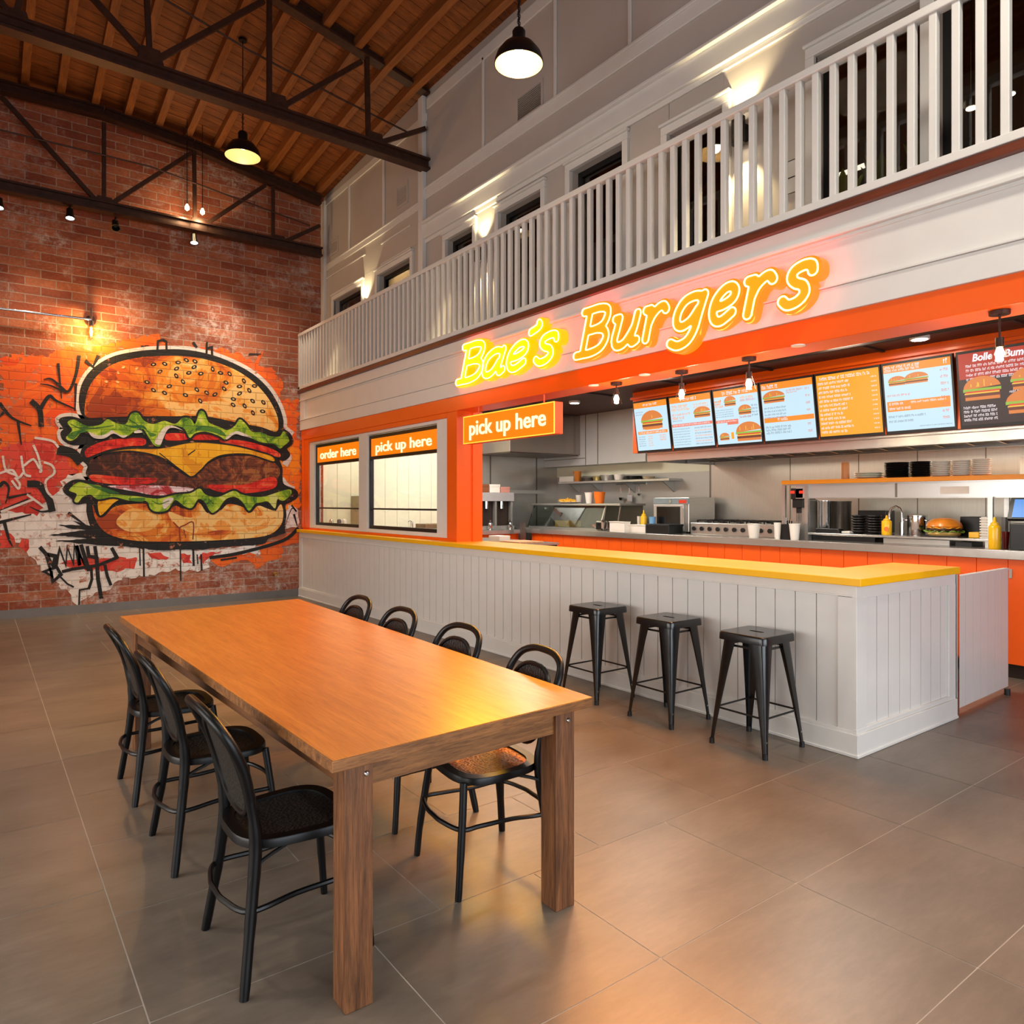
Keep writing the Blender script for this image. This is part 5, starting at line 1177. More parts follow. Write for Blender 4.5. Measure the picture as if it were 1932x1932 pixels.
# white halo
OUT = [(430,655),(395,610),(385,520),(410,420),(480,330),(600,260),(760,226),(900,215),(1060,216),(1220,245),(1370,300),(1500,372),(1600,465),(1665,570),(1695,660),(1700,720),
 (1745,760),(1760,810),(1720,850),(1740,890),(1710,920),(1670,915),(1690,980),(1690,1040),(1705,1090),(1780,1125),(1790,1160),(1750,1190),(1710,1215),(1715,1290),(1690,1370),(1600,1430),(1500,1470),(800,1480),(560,1430),(470,1370),(435,1270),(430,1200),(360,1205),(335,1170),(285,1130),(290,1095),(350,1060),(430,1065),(455,1050),(430,1010),(440,960),(395,910),(400,860),(425,815),(340,820),(280,790),(265,750),(285,720),(255,665),(320,650),(390,665)]
b = MB(); stroke(b, OUT[42:]+OUT[:17], 66, D[4]); stroke(b, [(1690,900),(1740,905),(1720,950)], 40, D[4]); stroke(b, [(1700,1050),(1730,1090),(1770,1110)], 30, D[4]); stroke(b, [(440,1230),(430,1300),(450,1360)], 30, D[4]); stroke(b, [(335,1270),(400,1330),(440,1370)], 24, D[4])
b.build('white_halo', PT_WH2, mu)
b = MB(); patch(b, OUT, D[5]); stroke(b, OUT, 20, D[5], True)
patch(b, jag([(520,1380),(440,1350),(330,1318),(380,1350),(236,1344),(330,1372),(420,1380),(170,1414),(330,1424),(430,1436),(220,1450),(400,1470),(700,1490),(900,1512),(1180,1506),(1500,1470),(1720,1400),(1812,1380),(1810,1420),(1700,1440),(1600,1480),(1200,1530)][:17]+[(1700,1200),(500,1200)], 3, 15), D[5], False)
stroke(b, [(1230,1560),(1420,1530),(1700,1450),(1800,1370)], 22, D[5]); stroke(b, [(1300,1575),(1400,1560)], 12, D[5]); stroke(b, [(1190,1478),(1390,1462)], 8, D[6])
for x, y0, y1, ww in ((795,1490,1680,12),(770,1490,1610,9),(1034,1450,1710,9),(1118,1460,1610,14),(1145,1540,1600,8),(1170,1540,1640,12)): stroke(b, [(x, y0), (x+4, y1)], ww, D[5], smooth=False)
stroke(b, [(885,215),(890,150),(925,142),(945,155),(945,215)], 14, D[6], smooth=False); stroke(b, [(1205,250),(1208,160)], 14, D[6], smooth=False); stroke(b, [(1205,200),(1240,190),(1242,255)], 16, D[6], smooth=False); stroke(b, [(1120,160),(1140,190)], 16, D[6], smooth=False)
b.build('black_outline', PT_BK, mu)
b = MB(); patch(b, [(425,645),(415,560),(440,455),(500,370),(600,300),(740,262),(900,248),(1060,250),(1220,275),(1380,332),(1500,408),(1590,500),(1645,590),(1672,670),(1660,740),(1560,710),(1400,680),(1200,640),(1000,640),(800,640),(560,645)], D[7]); b.build('top_bun', PT_BUN, mu)
# highlights patches on the bun are paint of their own
b = MB(); 
for pts in ([(470,610),(520,560),(640,520),(740,540),(720,600),(600,630),(500,640)],): patch(b, pts, D[8])
b.build('bun_brush_mark', paint('paint_bun_dark', [(152,52,8), (176,72,10)], 0, 3), mu)
b = MB()
patch(b, [(940,590),(960,545),(1080,560),(1240,540),(1400,560),(1560,620),(1640,680),(1640,720),(1500,690),(1300,650),(1100,625)], D[8]); b.build('bun_brush_mark', paint('paint_bun_pale', [(236,170,84), (240,192,116), (232,150,60)], 0, 3), mu)
seeds = [(860,303),(933,299),(1020,290),(1074,275),(1130,283),(1010,330),(902,350),(1008,377),(1090,358),(1168,363),(1245,333),(1296,358),(1355,364),(818,418),(860,470),(963,445),(932,488),(1052,415),(1068,502),(1142,467),(1206,487),(1260,498),(1320,461),(1332,421),(1419,446),(1420,492),(1483,472),(1380,528),(1378,566),(1453,573),(1505,541),(1448,410),(1517,443),(1575,550),(1570,608),(1507,618),(1164,540),(1124,320),(664,322),(752,330),(630,356),(552,415),(626,417)]
rn = random.Random(3); SEEDL = paint('paint_seed', [(226,190,130), (210,150,90)], 0, 9)
for i, (x, y) in enumerate(seeds):
    a = rn.uniform(-.6, 1.2); r1, r2 = (19, 12); b = MB()
    for mi, k, d in ((0, 1, D[9]), (1, .42 if i < 38 else .62, D[10])):
        b.mi = mi
        if i > 37 and mi == 0: continue
        b.poly([mp(x+k*(r1*math.cos(t)*math.cos(a)-r2*math.sin(t)*math.sin(a)), y+k*(r1*math.cos(t)*math.sin(a)+r2*math.sin(t)*math.cos(a)), d) for t in [2*PI*q/10 for q in range(10)]])
    b.build('sesame_seed', [PT_BK, SEEDL], mu)
b = MB(); b.mi = 0
patch(b, [(440,960),(470,912),(600,872),(760,876),(880,900),(1000,980),(1110,1040),(1200,960),(1320,905),(1500,898),(1620,925),(1680,980),(1670,1040),(1600,1100),(1300,1110),(1000,1110),(700,1080),(480,1040)], D[6]); b.build('patty', PT_PAT, mu)
b = MB()
patch(b, [(420,900),(415,865),(460,830),(560,797),(680,782),(800,786),(800,828),(700,835),(560,860),(440,905)], D[7]); patch(b, [(940,755),(1060,752),(1080,790),(950,797)], D[7]); patch(b, [(1115,755),(1300,765),(1310,790),(1120,792)], D[7]); patch(b, [(1300,792),(1450,800),(1600,840),(1680,880),(1672,906),(1560,870),(1400,830),(1310,815)], D[7])
patch(b, [(445,1025),(500,1020),(700,1040),(860,1040),(880,1060),(820,1080),(650,1085),(500,1070),(450,1050)], D[7]); patch(b, [(1205,1090),(1280,1085),(1450,1085),(1620,1035),(1665,1060),(1640,1110),(1500,1138),(1350,1140),(1250,1120)], D[7]); b.build('tomato_slices', PT_TOM, mu)
b = MB(); patch(b, [(560,1095),(700,1090),(900,1090),(1120,1110),(1050,1140),(880,1155),(740,1130)], D[7]); b.build('onion', PT_ON, mu)
b = MB(); CH = [(470,915),(560,872),(700,848),(900,845),(1100,808),(1250,812),(1400,832),(1550,870),(1640,902),(1638,938),(1480,890),(1320,893),(1230,930),(1170,990),(1110,1035),(1050,1000),(950,930),(850,890),(700,868),(560,882)]
patch(b, CH, D[8]); CH2 = [(500,1190),(560,1165),(680,1146),(765,1152),(660,1175),(600,1205),(545,1262),(510,1282)]; patch(b, CH2, D[10]); b.build('cheese', PT_CHS, mu)
b = MB(); stroke(b, CH, 11, D[9], True); stroke(b, CH2, 16, D[9], True); stroke(b, [(1130,860),(1085,892)], 7, D[9]); stroke(b, [(900,880),(1000,960)], 6, D[9]); b.build('cheese_outline', PT_BK, mu)
b = MB()
patch(b, [(465,1215),(495,1290),(540,1292),(600,1232),(700,1212),(820,1212),(860,1270),(930,1272),(1000,1222),(1060,1240),(1150,1200),(1200,1260),(1240,1282),(1300,1250),(1350,1210),(1440,1230),(1490,1268),(1540,1222),(1600,1240),(1650,1252),(1690,1212),(1705,1280),(1680,1360),(1580,1420),(1300,1445),(1000,1455),(750,1450),(600,1420),(520,1370),(475,1290)], D[8]); b.build('bottom_bun', PT_BUN2, mu)
b = MB(); patch(b, [(960,1260),(1100,1300),(1300,1250),(1500,1290),(1640,1280),(1640,1340),(1500,1390),(1300,1380),(1120,1400),(1000,1340)], D[9]); patch(b, [(640,1290),(720,1240),(820,1260),(900,1310),(840,1380),(700,1390),(620,1340)], D[9]); b.build('bun_brush_mark', paint('paint_bun_pale', [(236,170,84)], 0, 3), mu)
b = MB(); stroke(b, [(1034,1450),(1030,1370),(1060,1350),(1118,1330),(1116,1440)], 8, D[10]); stroke(b, [(1060,1380),(1070,1430)], 6, D[10]); stroke(b, [(990,1330),(1030,1370)], 8, D[10]); b.build('drip_mark', paint('paint_rust', [(140,50,14)], 0, 3), mu)
LU = [(300,680),(345,662),(395,690),(450,705),(520,692),(560,660),(620,685),(680,690),(715,625),(760,620),(800,670),(860,690),(930,670),(1000,690),(1050,650),(1100,655),(1130,690),(1160,610),(1190,615),(1220,680),(1290,710),(1340,730),(1390,700),(1420,660),(1460,690),(1500,740),(1560,745),(1620,770),(1680,770),(1705,735),(1725,760),(1742,800),(1710,830),(1680,850),(1640,820),(1560,810),(1500,785),(1440,760),(1400,745),(1330,790),(1290,770),(1200,740),(1130,752),(1095,780),(1060,722),(1000,700),(950,710),(925,760),(905,832),(865,828),(830,780),(790,722),(740,735),(690,770),(640,768),(590,738),(540,770),(480,775),(430,742),(390,745),(360,780),(320,800),(290,780),(330,730)]
LL = [(310,1120),(370,1070),(430,1080),(520,1095),(560,1140),(640,1150),(750,1160),(820,1170),(900,1175),(1000,1150),(1100,1140),(1160,1110),(1200,1150),(1280,1165),(1380,1125),(1440,1150),(1560,1165),(1680,1130),(1745,1115),(1758,1140),(1735,1170),(1700,1190),(1665,1180),(1650,1240),(1605,1195),(1560,1200),(1520,1210),(1480,1255),(1440,1200),(1390,1165),(1330,1180),(1280,1245),(1235,1265),(1190,1195),(1150,1180),(1110,1235),(1060,1225),(1000,1185),(950,1250),(880,1262),(840,1240),(810,1190),(700,1188),(600,1165),(500,1180),(450,1150),(400,1165),(370,1200),(345,1190),(360,1145)]
b = MB(); stroke(b, LU, 26, D[10], True); stroke(b, LL, 26, D[11], True); b.build('lettuce_outline', PT_BK, mu)
b = MB(); patch(b, LU, D[12]); patch(b, LL, D[12]); b.build('lettuce', PT_LET, mu)
b = MB()
for pts in ([(440,742),(500,766),(560,752),(590,732),(640,762),(690,764),(660,780),(600,752),(540,784),(470,780)], [(870,800),(920,720),(960,702),(1000,706),(1050,732),(1000,716),(955,724),(925,780),(905,824),(875,820)], [(1330,780),(1380,742),(1420,740),(1500,778),(1440,768),(1390,756),(1340,790)], [(790,744),(740,750),(735,738),(765,728)], [(920,1190),(960,1170),(990,1178),(950,1230),(925,1240)]): patch(b, pts, D[13])
b.build('lettuce_highlight', PT_WH2, mu)
b = MB(); 
for pts in ([(300,770),(340,740),(400,730),(440,738),(380,752),(340,790)], [(640,680),(700,700),(790,700),(830,740),(880,760),(840,770),(800,720),(720,715)], [(1130,730),(1180,700),(1290,725),(1330,770),(1250,745),(1190,735)], [(430,1080),(520,1098),(640,1140),(560,1138)], [(700,1175),(800,1170),(790,1195),(720,1190)]): patch(b, pts, D[13])
for pts in ([(320,690),(400,722),(520,712),(600,700)], [(700,660),(760,700),(800,760)], [(850,1190),(900,1210),(960,1190)], [(1220,1180),(1250,1210)]): stroke(b, pts, 6, D[13])
b.build('lettuce_shadow_paint', PT_LETD, mu)
# graffiti strokes left, tag at lower left
b = MB()
for pts, ww in (([(375,250),(360,350),(330,440),(290,480),(190,440),(130,430)], 24), ([(240,300),(250,400),(262,520)], 20), ([(290,480),(200,400),(150,400)], 20), ([(355,430),(350,600)], 18), ([(70,545),(120,600),(130,700)], 34), ([(120,600),(180,510),(230,540),(345,590)], 28), ([(-138,560),(-60,650),(60,700)], 26), ([(-20,680),(0,820)], 20), ([(-100,600),(-138,640)], 24), ([(50,1080),(120,1090),(180,1180),(200,1250)], 44), ([(200,1250),(130,1260),(60,1230)], 16),
                ([(-80,1170),(60,1140)], 18), ([(-138,1260),(40,1180)], 22), ([(-138,1330),(60,1280)], 22), ([(-110,1330),(-80,1440),(-60,1480)], 24), ([(-138,1090),(-110,1070),(-80,1110),(-100,1200)], 26), ([(250,860),(330,880),(380,930)], 60), ([(310,1270),(420,1350)], 20), ([(1760,1220),(1790,1260),(1760,1240),(1720,1340)], 10), ([(1775,1280),(1795,1350)], 14), ([(500,250),(470,310)], 26), ([(420,280),(480,330)], 22), ([(1480,235),(1560,235)], 12), ([(780,185),(830,180)], 10)):
    stroke(b, pts, ww*1.05, D[6], taper=ww < 30)
b.build('graffiti_strokes', PT_BK, mu)
b = MB()
for pts in ([(-138,1010),(-60,990),(-20,1040),(10,1010)], [(-120,900),(-100,990),(-40,1020)], [(0,900),(20,1010),(60,1030)], [(20,960),(80,920),(120,980),(130,960)], [(80,830),(110,900),(130,990),(120,1000)], [(150,940),(200,960),(215,1010),(160,1060),(170,1130),(220,1180)], [(-60,1060),(-20,1110),(-10,1080),(-40,1040)], [(90,780),(200,800),(240,840)], [(40,1150),(150,1230)], [(-130,1260),(80,1180)]): stroke(b, pts, 15, D[7])
b.build('white_strokes', PT_WH2, mu)
b = MB()
for pts, ww in (([(125,1495),(165,1540),(205,1610),(225,1550),(175,1540)], 20), ([(160,1535),(200,1680),(150,1650),(230,1620),(260,1670),(205,1715),(195,1650)], 16), ([(225,1620),(250,1500),(290,1610),(300,1490),(340,1600),(345,1480),(380,1610),(360,1480),(430,1630)], 18), ([(430,1490),(440,1550),(490,1560),(480,1490)], 18), ([(390,1480),(440,1640)], 20), ([(270,1650),(330,1635),(500,1610),(620,1560),(590,1500)], 16), ([(490,1560),(500,1700),(520,1820)], 20), ([(455,1620),(460,1700),(440,1760)], 14), ([(545,1610),(560,1680),(582,1735)], 16), ([(590,1500),(625,1560)], 18), ([(440,1760),(380,1770),(375,1890)], 9), ([(240,1670),(300,1730),(340,1750)], 9)):
    stroke(b, pts, ww*1.3, D[6], smooth=False)
b.build('graffiti_tag', PT_BK, mu)
# brass valve low on the wall
p = onY(517, 1084, WY); t = thing('wall_valve', 'small brass valve low on the brick wall near the counter', 'valve', (p.x, WY, p.z)); BR = mat('brass', (190,150,70), .3, metal=.8)
b = MB(); b.cyl((0,-.08,0), .02, .08, 12, 'y'); b.build('body', BR, t); b = MB(); b.tube([(-.04,-.08,.03), (.04,-.08,.03)], .01, 8); b.build('handle', BR, t)

# wall lamp with pipe
p = onY(172, 603, WY-.12); wl = thing('wall_lamp', 'bare glowing bulb lamp on a chrome pipe across the brick wall', 'wall lamp', (p.x, WY, p.z))
pl = onY(-60, 575, WY-.12)
b = MB(); b.tube([(pl.x-p.x, -.12, pl.z-p.z), (0, -.12, 0)], .018, 10); b.build('pipe', CHROME, wl, smooth=True)
b = MB(); b.cyl((0,-.05,.0), .07, .05, 20, 'y'); b.build('wall_plate', BROWNM, wl, smooth=True)
b = MB(); b.tube([(0,-.12,.16), (0,-.12,-.04)], .014, 10); b.cyl((0,-.12,-.09), .035, .07, 16); b.build('socket', CHROME, wl, smooth=True)
b = MB(); b.lathe([(.025,-.08), (.05,-.13), (.066,-.19), (.055,-.25), (.001,-.275)], (0,-.12,0), 20); b.build('glass_bulb', CLRG, wl, smooth=True)
b = MB(); b.lathe([(.001,-.24), (.016,-.22), (.02,-.17), (.012,-.11), (.001,-.1)], (0,-.12,0), 12); b.build('filament', BULBW, wl, smooth=True)
light('bulb_light', 'POINT', (0, -.20, -.18), 48, (1,.55,.18), radius=.04, parent=wl)
# track spotlights on the truss and bare bulbs behind it
for i, (px, py) in enumerate(((-2, 385), (132, 405), (218, 425), (366, 452))):
    p = onY(px, py, Y1-.03); on = i != 2
    t = thing('track_spotlight', ['small lit spotlight under the truss at the left edge', 'small lit spotlight under the truss, second from left', 'black unlit spotlight under the farther truss', 'lit spotlight under the truss, rightmost'][i], 'spotlight', (p.x, Y1-.03, p.z))
    top = onY(px, py, Y1).z
    b = MB(); b.cyl((0,0,.02), .012, .10, 8); b.build('stem', BLACK, t)
    b = MB(); b.lathe([(.001,.09), (.04,.08), (.045,.0), (.06,-.06), (.052,-.06), (.036,0), (.001,.02)], seg=18); o = b.build('housing', BLACK, t, smooth=True); o.rotation_euler = (-.25 if on else -.6, 0, 0)
    if on:
        b = MB(); b.cyl((0,0,-.05), .048, .006, 16); b.build('lens', emis('spot_white', (250,250,255), 9), t).rotation_euler = (-.25, 0, 0)
for x, en, zt in ((.6, 200, 2.0), (1.7, 190, 2.3), (3.0, 330, 2.8), (3.9, 110, 2.4)):
    lp = (x, 10.75, 5.7); light('spotlight_beam', 'SPOT', lp, en, (1,.80,.58), aim(lp, (x, WY, zt)), spot=1.05, blend=.9, radius=.05)
for i, (px, py) in enumerate(((353, 392), (382, 400))):
    p = onY(px, py, Y1-.25); t = thing('hanging_bulb', ['bare glowing bulb beside the farther truss, left of two', 'bare glowing bulb beside the farther truss, right of two'][i], 'bulb', (p.x, p.y, p.z))
    zz = zc(p.x, p.y)-.1
    b = MB(); b.tube([(0,0,.05), (0,0,zz-p.z+.1)], .005, 6); b.build('cord', BLACK, t); b = MB(); b.lathe([(.001,-.045), (.03,-.02), (.03,.01), (.012,.05), (.001,.06)], seg=14); b.build('bulb', emis('hot_bulb_small', (255,214,140), 26), t, smooth=True)
    light('bulb_light', 'POINT', (0, .1, -.06), 7, (1,.72,.4), radius=.03, parent=t)
# dome pendants
def dome(px, py, d, R, label, on, e):
    l = (px-966)/FPX*d; x, y = _s*d+_c*l, _c*d-_s*l; z = CAMH+(HORY-py)/FPX*d
    t = thing('dome_pendant', label, 'pendant lamp', (x, y, z), group='dome pendants')
    b = MB(); b.lathe([(R*.98,0), (R, .0), (R*.99,.03), (R*.9,R*.42), (R*.66,R*.74), (R*.34,R*.92), (R*.26,R*.95), (R*.27,R*1.35), (R*.2,R*1.45), (.001,R*1.47)], seg=40, cap=False); b.build('shade', BLACK, t, smooth=True)
    b = MB(); b.lathe([(R*.975,.001), (R*.965,.03), (R*.87,R*.41), (R*.63,R*.72), (R*.3,R*.89), (.001,R*.9)], seg=40, cap=False); b.build('shade_lining', SHADEIN, t, smooth=True)
    b = MB(); b.lathe([(.001,R*.42), (R*.14,R*.48), (R*.16,R*.58), (R*.08,R*.72), (R*.08,R*.88)], seg=16); b.build('bulb', BULB if on else emis('dim_bulb', (255,236,190), 1.5), t, smooth=True)
    top = zc(x, y)-z
    b = MB(); b.tube([(0,0,R*1.45), (0,0,top)], .006, 8)
    k = 0
    for k in range(10): b.tube([(.016*math.cos(a), 0, R*1.55+.03*k+.016*math.sin(a)) if k % 2 else (0, .016*math.cos(a), R*1.55+.03*k+.016*math.sin(a)) for a in [2*PI*q/10 for q in range(10)]], .003, 5, closed=True)
    b.build('chain', BLACK, t); 
    b = MB(); b.cyl((0,0,top-.03), .05, .03, 16); b.build('canopy', BLACK, t)
    light('pendant_light', 'POINT', (0, 0, R*.30), e, (1,.84,.62), radius=.05, parent=t)
dome(979, 122, 5.9, .20, 'black dome pendant lamp with bright bulb, nearer and larger', True, 6)
dome(458, 296, 9.0, .215, 'black dome pendant lamp hanging by the truss, farther and dimmer', False, 2.2)

for (x, y, z, e) in ((1.0, 1.2, 5.3, 14), (3.3, 1.0, 5.3, 40), (-1.6, 4.6, 5.3, 36), (-1.6, 8.4, 5.3, 34), (3.3, -1.6, 5.3, 34), (.6, -1.6, 5.3, 12)):  # extra lamps out of view, added to brighten floor and counter
    t = thing('dome_pendant', 'black dome pendant lamp added out of view to light the dining floor', 'pendant lamp', (x, y, z), group='added dome pendants outside the view'); R = .2
    b = MB(); b.lathe([(R*.98,0), (R, .0), (R*.99,.03), (R*.9,R*.42), (R*.66,R*.74), (R*.34,R*.92), (.001,R*.95)], seg=32, cap=False); b.build('shade', BLACK, t, smooth=True)
    b = MB(); b.tube([(0,0,R*.95), (0,0,zc(x, y)-z)], .006, 8); b.build('chain', BLACK, t)
    light('pendant_light', 'AREA', (0, 0, .04), e, (1,.90,.76), (0,0,0), .3, parent=t, spread=2.6)

# ================================================================== FURNITURE
def table():
    t = thing('dining_table', 'long oak dining table with thick square legs', 'table', (.83, 1.99, 0))
    z0, z1 = .762, .80
    b = MB(); tp = [(.0, 0, z0), (1.08, .06, z0), (1.19, 3.52, z0), (-.07, 3.37, z0)]; b.prism(tp, (0, 0, z1-z0-.002))
    o = b.build('edge_band', OAKE, t, bevel=.003)
    b = MB(); b.prism([(.003, .004, z1-.0025), (1.077, .063, z1-.0025), (1.186, 3.516, z1-.0025), (-.066, 3.366, z1-.0025)], (0, 0, .0025)); b.build('tabletop', OAK, t, bevel=.001)
    L = [(.065, .06), (.93, .10), (-.035, 3.02), (1.02, 3.1)]; w = .092
    for i, (x, y) in enumerate(L): b = MB(); b.box(x, x+w, y, y+w, 0, z0); b.build('leg', OAKL, t, bevel=.003)
    aw = .025; ah = .09
    b = MB(); b.prism([(.065+w, .08, z0-ah), (.93, .115, z0-ah), (.93, .115+aw, z0-ah), (.065+w, .08+aw, z0-ah)], (0,0,ah)); b.build('apron', OAKE, t)
    for (xa, ya), (xb, yb) in (((.08, .06+w), (-.02, 3.02)), ((.93+w-.04, .10+w), (1.02+w-.04, 3.1))): b = MB(); b.prism([(xa, ya, z0-ah), (xa+aw, ya, z0-ah), (xb+aw, yb, z0-ah), (xb, yb, z0-ah)], (0,0,ah)); b.build('apron', OAKA, t)
    b = MB(); b.prism([(-.035+w, 3.07, z0-ah), (1.02, 3.14, z0-ah), (1.02, 3.16, z0-ah), (-.035+w, 3.09, z0-ah)], (0,0,ah)); b.build('apron', OAKE, t)
    for x, y in ((.135, .06), (.99, .10)):
        b = MB(); b.lathe([(.001,-.008), (.006,-.007), (.010,-.002), (.010,0)], (x, y, z0-.045), 14, 'y'); b.build('bolt', CHROME, t, smooth=True)
table()
CANEB = cane_mat('black_cane', (30,27,24), (6,5,5)); CANEN = cane_mat('brown_cane', (186,104,36), (40,18,8))
FRAME = mat('black_lacquer', (9,9,10), .36, var=.08, spec=.3)
def chair(label, loc, rz, cane, group):
    """bentwood chair, front towards +x; origin on the floor between its legs"""
    t = thing('bistro_chair', label, 'chair', loc, rz, group)
    sz = .455
    def ring(a, c, n, z, fx=1.0): # rounded seat outline
        out = []
        for k in range(n):
            th = 2*PI*k/n; ct, st_ = math.cos(th), math.sin(th); e = .62
            x = a*math.copysign(abs(ct)**e, ct); y = c*math.copysign(abs(st_)**e, st_)*(1+.10*x/a); out.append((x+.0, y, z))
        return out
    n = 40; o_ = ring(.205, .205, n, 0); i_ = ring(.165, .165, n, 0); b = MB(); vs = []
    for ly in ((o_, sz-.028), (o_, sz-.006), ([(x*.985, y*.985, 0) for x, y, _ in o_], sz), (i_, sz), (i_, sz-.028)): vs += [(x, y, ly[1]) for x, y, _ in ly[0]]
    fs = []
    for r in range(5):
        for k in range(n): k2 = (k+1) % n; r2 = (r+1) % 5; fs.append((r*n+k, r*n+k2, r2*n+k2, r2*n+k))
    b.add(vs, fs); b.build('seat_frame', FRAME, t, smooth=True)
    b = MB(); m1 = [(x*1.02, y*1.02, sz-.006) for x, y, _ in i_]; m2 = [(x*.5, y*.5, sz-.014) for x, y, _ in i_]
    b.add(m1+m2+[(0,0,sz-.017)], [(k, (k+1) % n, n+(k+1) % n, n+k) for k in range(n)]+[(n+k, n+(k+1) % n, 2*n) for k in range(n)]); b.build('cane_seat', cane, t, smooth=True)
    for s in (-1, 1):
        b = MB(); b.tube(catmull([(.18, s*.165, sz-.02), (.195, s*.185, .30), (.215, s*.205, .12), (.225, s*.21, 0)], 4, False), [.0155]*8+[.014]*4+[.013], 12); b.build('leg', FRAME, t, smooth=True)
        b = MB(); b.tube(catmull([(-.185, s*.185, .62), (-.165, s*.18, .50), (-.165, s*.182, .40), (-.185, s*.20, .22), (-.215, s*.235, 0)], 4, False), [.017]*4+[.021]*6+[.019]*3+[.0165]*3+[.0145], 12); b.build('leg', FRAME, t, smooth=True)
    # back hoop
    hp = [(-.180, .186, .60), (-.205, .197, .70), (-.245, .198, .79), (-.280, .165, .852), (-.300, .09, .882), (-.305, .0, .888), (-.300, -.09, .882), (-.280, -.165, .852), (-.245, -.198, .79), (-.205, -.197, .70), (-.180, -.186, .60)]
    b = MB(); b.tube(catmull(hp, 5, False), .0165, 12); b.build('back_hoop', FRAME, t, smooth=True)
    def bk(y, z): # back surface follows the hoop's lean and wraps a little
        k = max(0, (z-.5)/.385); return (-.168-.115*k**1.5-.03*(1-(y/.2)**2)*0, y, z)
    ov = [bk(.166*math.copysign(abs(math.cos(a))**.75, math.cos(a)), .668+.160*math.copysign(abs(math.sin(a))**.85, math.sin(a))) for a in [2*PI*k/36 for k in range(36)]]
    b = MB(); b.tube(ov, .0105, 8, closed=True); b.build('inner_hoop', FRAME, t, smooth=True)
    b = MB(); c0 = bk(0, .668); m2 = [(( x+c0[0])/2-.003, (y+c0[1])/2, (z+c0[2])/2) for x, y, z in ov]; nn = len(ov)
    b.add(ov+m2+[(c0[0]-.004, 0, .668)], [(k, (k+1) % nn, nn+(k+1) % nn, nn+k) for k in range(nn)]+[(nn+k, nn+(k+1) % nn, 2*nn) for k in range(nn)]); b.build('cane_back', CANEB, t, smooth=True)
    for s in (-1, 1): b = MB(); b.tube([bk(s*.186, .66), bk(s*.165, .66)], .008, 8); b.build('back_link', FRAME, t)
    # stretcher hoop and side braces
    st = [(-.185, .198, .24), (-.06, .165, .245), (.08, .165, .25), (.195, .185, .255), (.175, .06, .25), (.17, 0, .25), (.175, -.06, .25), (.195, -.185, .255), (.08, -.165, .25), (-.06, -.165, .245), (-.185, -.198, .24)]
    b = MB(); b.tube(catmull([(-.186,.198,.25), (-.03,.185,.255), (.12,.19,.26), (.2,.185,.26), (.235,.08,.26), (.24,0,.26), (.235,-.08,.26), (.2,-.185,.26), (.12,-.19,.26), (-.03,-.185,.255), (-.186,-.198,.25), (-.235,-.08,.25), (-.24,0,.25), (-.235,.08,.25)], 5, True), .0095, 8, closed=True); b.build('stretcher', FRAME, t, smooth=True)
    for s in (-1, 1): b = MB(); b.tube(catmull([(-.185, s*.196, .28), (-.17, s*.192, .38), (-.06, s*.185, .428)], 4, False), .007, 6); b.build('brace', FRAME, t, smooth=True)
    return t
gl, gr_ = 'black cane bistro chairs left of the table', 'black bistro chairs right of the table'
c0 = chair('black cane bistro chair left of the table, nearest the camera', (.885, 2.535, 0), 0, CANEB, gl)
dup(c0, (.875, 3.465, 0), 0, 'black cane bistro chair left of the table, middle of three', gl)
dup(c0, (.865, 4.33, 0), 0, 'black cane bistro chair left of the table, farthest of three', gl)
chair('black bistro chair with glowing brown woven seat, nearest on the right side of the table', (1.755, 2.56, 0), PI-.12, CANEN, gr_)
dup(c0, (1.80, 3.25, 0), PI, 'black bistro chair right of the table, second nearest the camera', gr_)
dup(c0, (1.83, 3.98, 0), PI, 'black bistro chair right of the table, third from the camera', gr_)
dup(c0, (1.86, 4.66, 0), PI, 'black bistro chair right of the table, farthest from the camera', gr_)
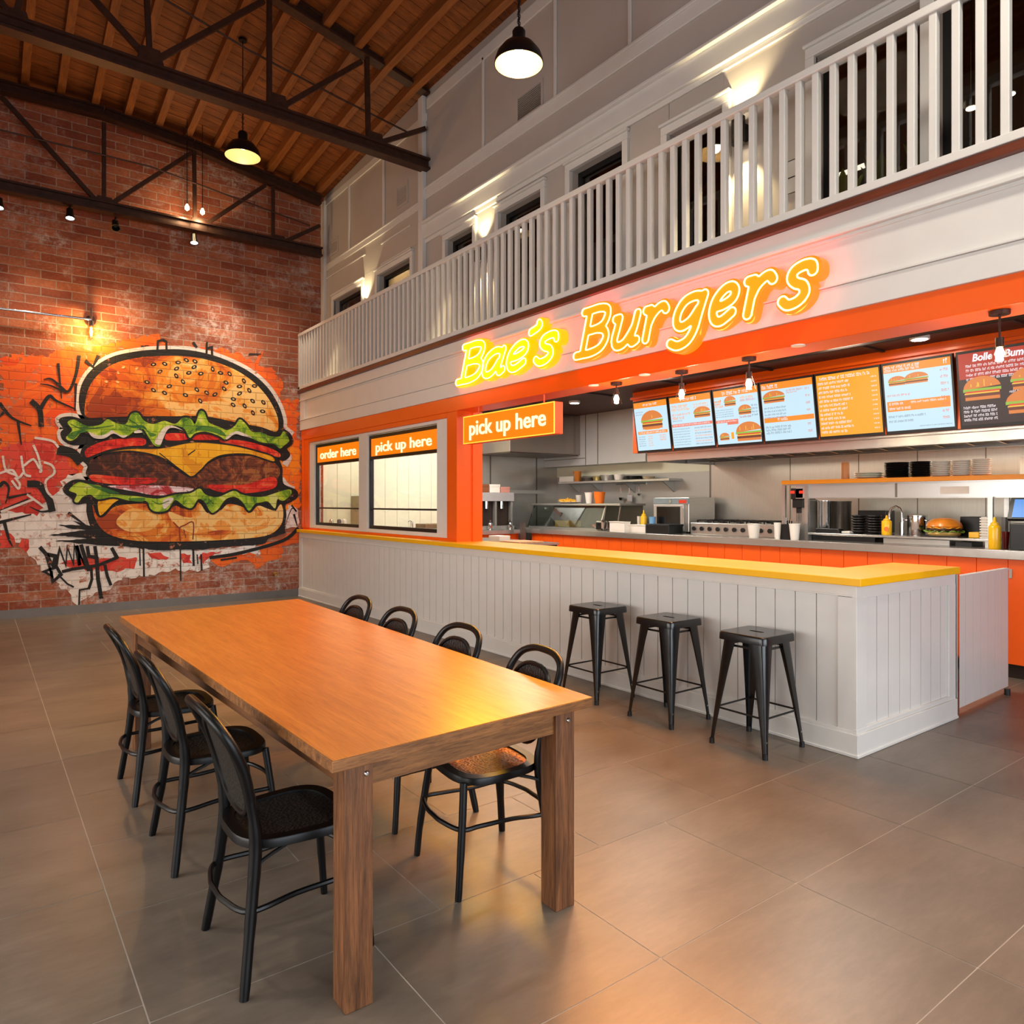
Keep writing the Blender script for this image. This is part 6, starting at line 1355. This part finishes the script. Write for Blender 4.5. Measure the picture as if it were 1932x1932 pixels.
def stool(label, loc, rz=0, group='black metal stools at the counter'):
    t = thing('bar_stool', label, 'stool', loc, rz, group); H = .725; hw = .172
    # seat: rounded square sheet with a slot, turned-down rim
    cu = bpy.data.curves.new('seat', 'CURVE'); cu.dimensions = '2D'; cu.fill_mode = 'BOTH'; cu.extrude = .003
    def rr(a, c, r, n=6):
        out = []
        for sx, sy, a0 in ((1,1,0), (-1,1,PI/2), (-1,-1,PI), (1,-1,1.5*PI)):
            for k in range(n+1): th = a0+PI/2*k/n; out.append((sx*(a-r)+r*math.cos(th), sy*(c-r)+r*math.sin(th)))
        return out
    for pts in (rr(hw-.006, hw-.006, .035), rr(.015, .052, .0145)):
        sp = cu.splines.new('POLY'); sp.points.add(len(pts)-1); sp.use_cyclic_u = True
        for q, p in zip(sp.points, pts): q.co = (p[0], p[1], 0, 1)
    o = bpy.data.objects.new('seat', cu); COL.objects.link(o); bpy.context.view_layer.update(); me = bpy.data.meshes.new_from_object(o.evaluated_get(bpy.context.evaluated_depsgraph_get())); bpy.data.objects.remove(o)
    for v in me.vertices: v.co.z += H-.003
    me.materials.clear(); me.materials.append(BLACKS); o = bpy.data.objects.new('seat', me); COL.objects.link(o); o.parent = t
    b = MB(); R = [rr(hw-.007, hw-.007, .035), rr(hw-.001, hw-.001, .038), rr(hw+.002, hw+.002, .04), rr(hw+.004, hw+.004, .042), rr(hw, hw, .04)]; zs = [H, H-.004, H-.012, H-.05, H-.05]; n = len(R[0]); vs = []
    for r, z in zip(R, zs): vs += [(x, y, z) for x, y in r]
    b.add(vs, [(i*n+k, i*n+(k+1) % n, (i+1)*n+(k+1) % n, (i+1)*n+k) for i in range(4) for k in range(n)]); b.build('seat_rim', BLACKS, t, smooth=True)
    top, bot = .150, .208; zt = H-.03
    for sx, sy in ((1,1), (-1,1), (-1,-1), (1,-1)):
        b = MB(); vs = []; K = 7
        for k in range(K):
            f = k/(K-1); z = zt*(1-f); e = top+(bot-top)*f; a = .102-(.102-.026)*min(1, f*1.1)**.85; th = .004
            prof_ = [(0, -a), (0, -a*.4), (-a*.12, -a*.12), (-a*.4, 0), (-a, 0)]   # outer corner rounded
            prof_ = [(-.002, -a), (.0, -a*.35), (-a*.10, -a*.10), (-a*.35, 0), (-a, -.002)]
            inn = [(x-th if i < 2 else (x-th if i == 2 else x), y if i < 2 else y-th) for i, (x, y) in enumerate(prof_)]
            for x, y in prof_+inn[::-1]: vs.append((sx*(e+x), sy*(e+y), max(z, 0)))
        m = 10
        b.add(vs, [(k*m+i, k*m+(i+1) % m, (k+1)*m+(i+1) % m, (k+1)*m+i) for k in range(K-1) for i in range(m)]+[tuple(range(m)), tuple((K-1)*m+i for i in range(m))])
        lg = b.build('leg', BLACKS, t, smooth=True, angle=50)
        b = MB(); b.cyl((sx*(bot-.012), sy*(bot-.012), 0), .017, .035, 14, r2=.015); b.build('rubber_foot', BLACK, lg, smooth=True)
        b = MB(); b.cyl((sx*(bot-.024), sy*(bot-.008)-(.0 if sy > 0 else .0), .10), .006, .004, 10, 'y'); b.build('rivet', CHROME, lg)
    zf = .235; e = top+(bot-top)*(1-zf/zt)-.010
    b = MB()
    for p, q in (((-e,-e), (e,-e)), ((e,-e), (e,e)), ((e,e), (-e,e)), ((-e,e), (-e,-e))): b.tube([(p[0], p[1], zf), (q[0], q[1], zf)], .0065, 8)
    b.build('footrest', BLACKS, t, smooth=True)
    zf = H-.085; e = top+(bot-top)*(1-zf/zt)-.02; b = MB()
    for p, q in (((-e,-e), (e,-e)), ((e,-e), (e,e)), ((e,e), (-e,e)), ((-e,e), (-e,-e))): b.bar((p[0], p[1], zf), (q[0], q[1], zf), .004, .014)
    b.build('seat_brace', BLACKS, t)
    return t
s0 = stool('black metal bar stool, nearest and rightmost of three at the counter', (4.01, 2.775, 0))
dup(s0, (4.01, 3.505, 0), 0, 'black metal bar stool, middle of three at the white counter')
dup(s0, (4.01, 4.245, 0), 0, 'black metal bar stool, farthest and leftmost of three at the counter')
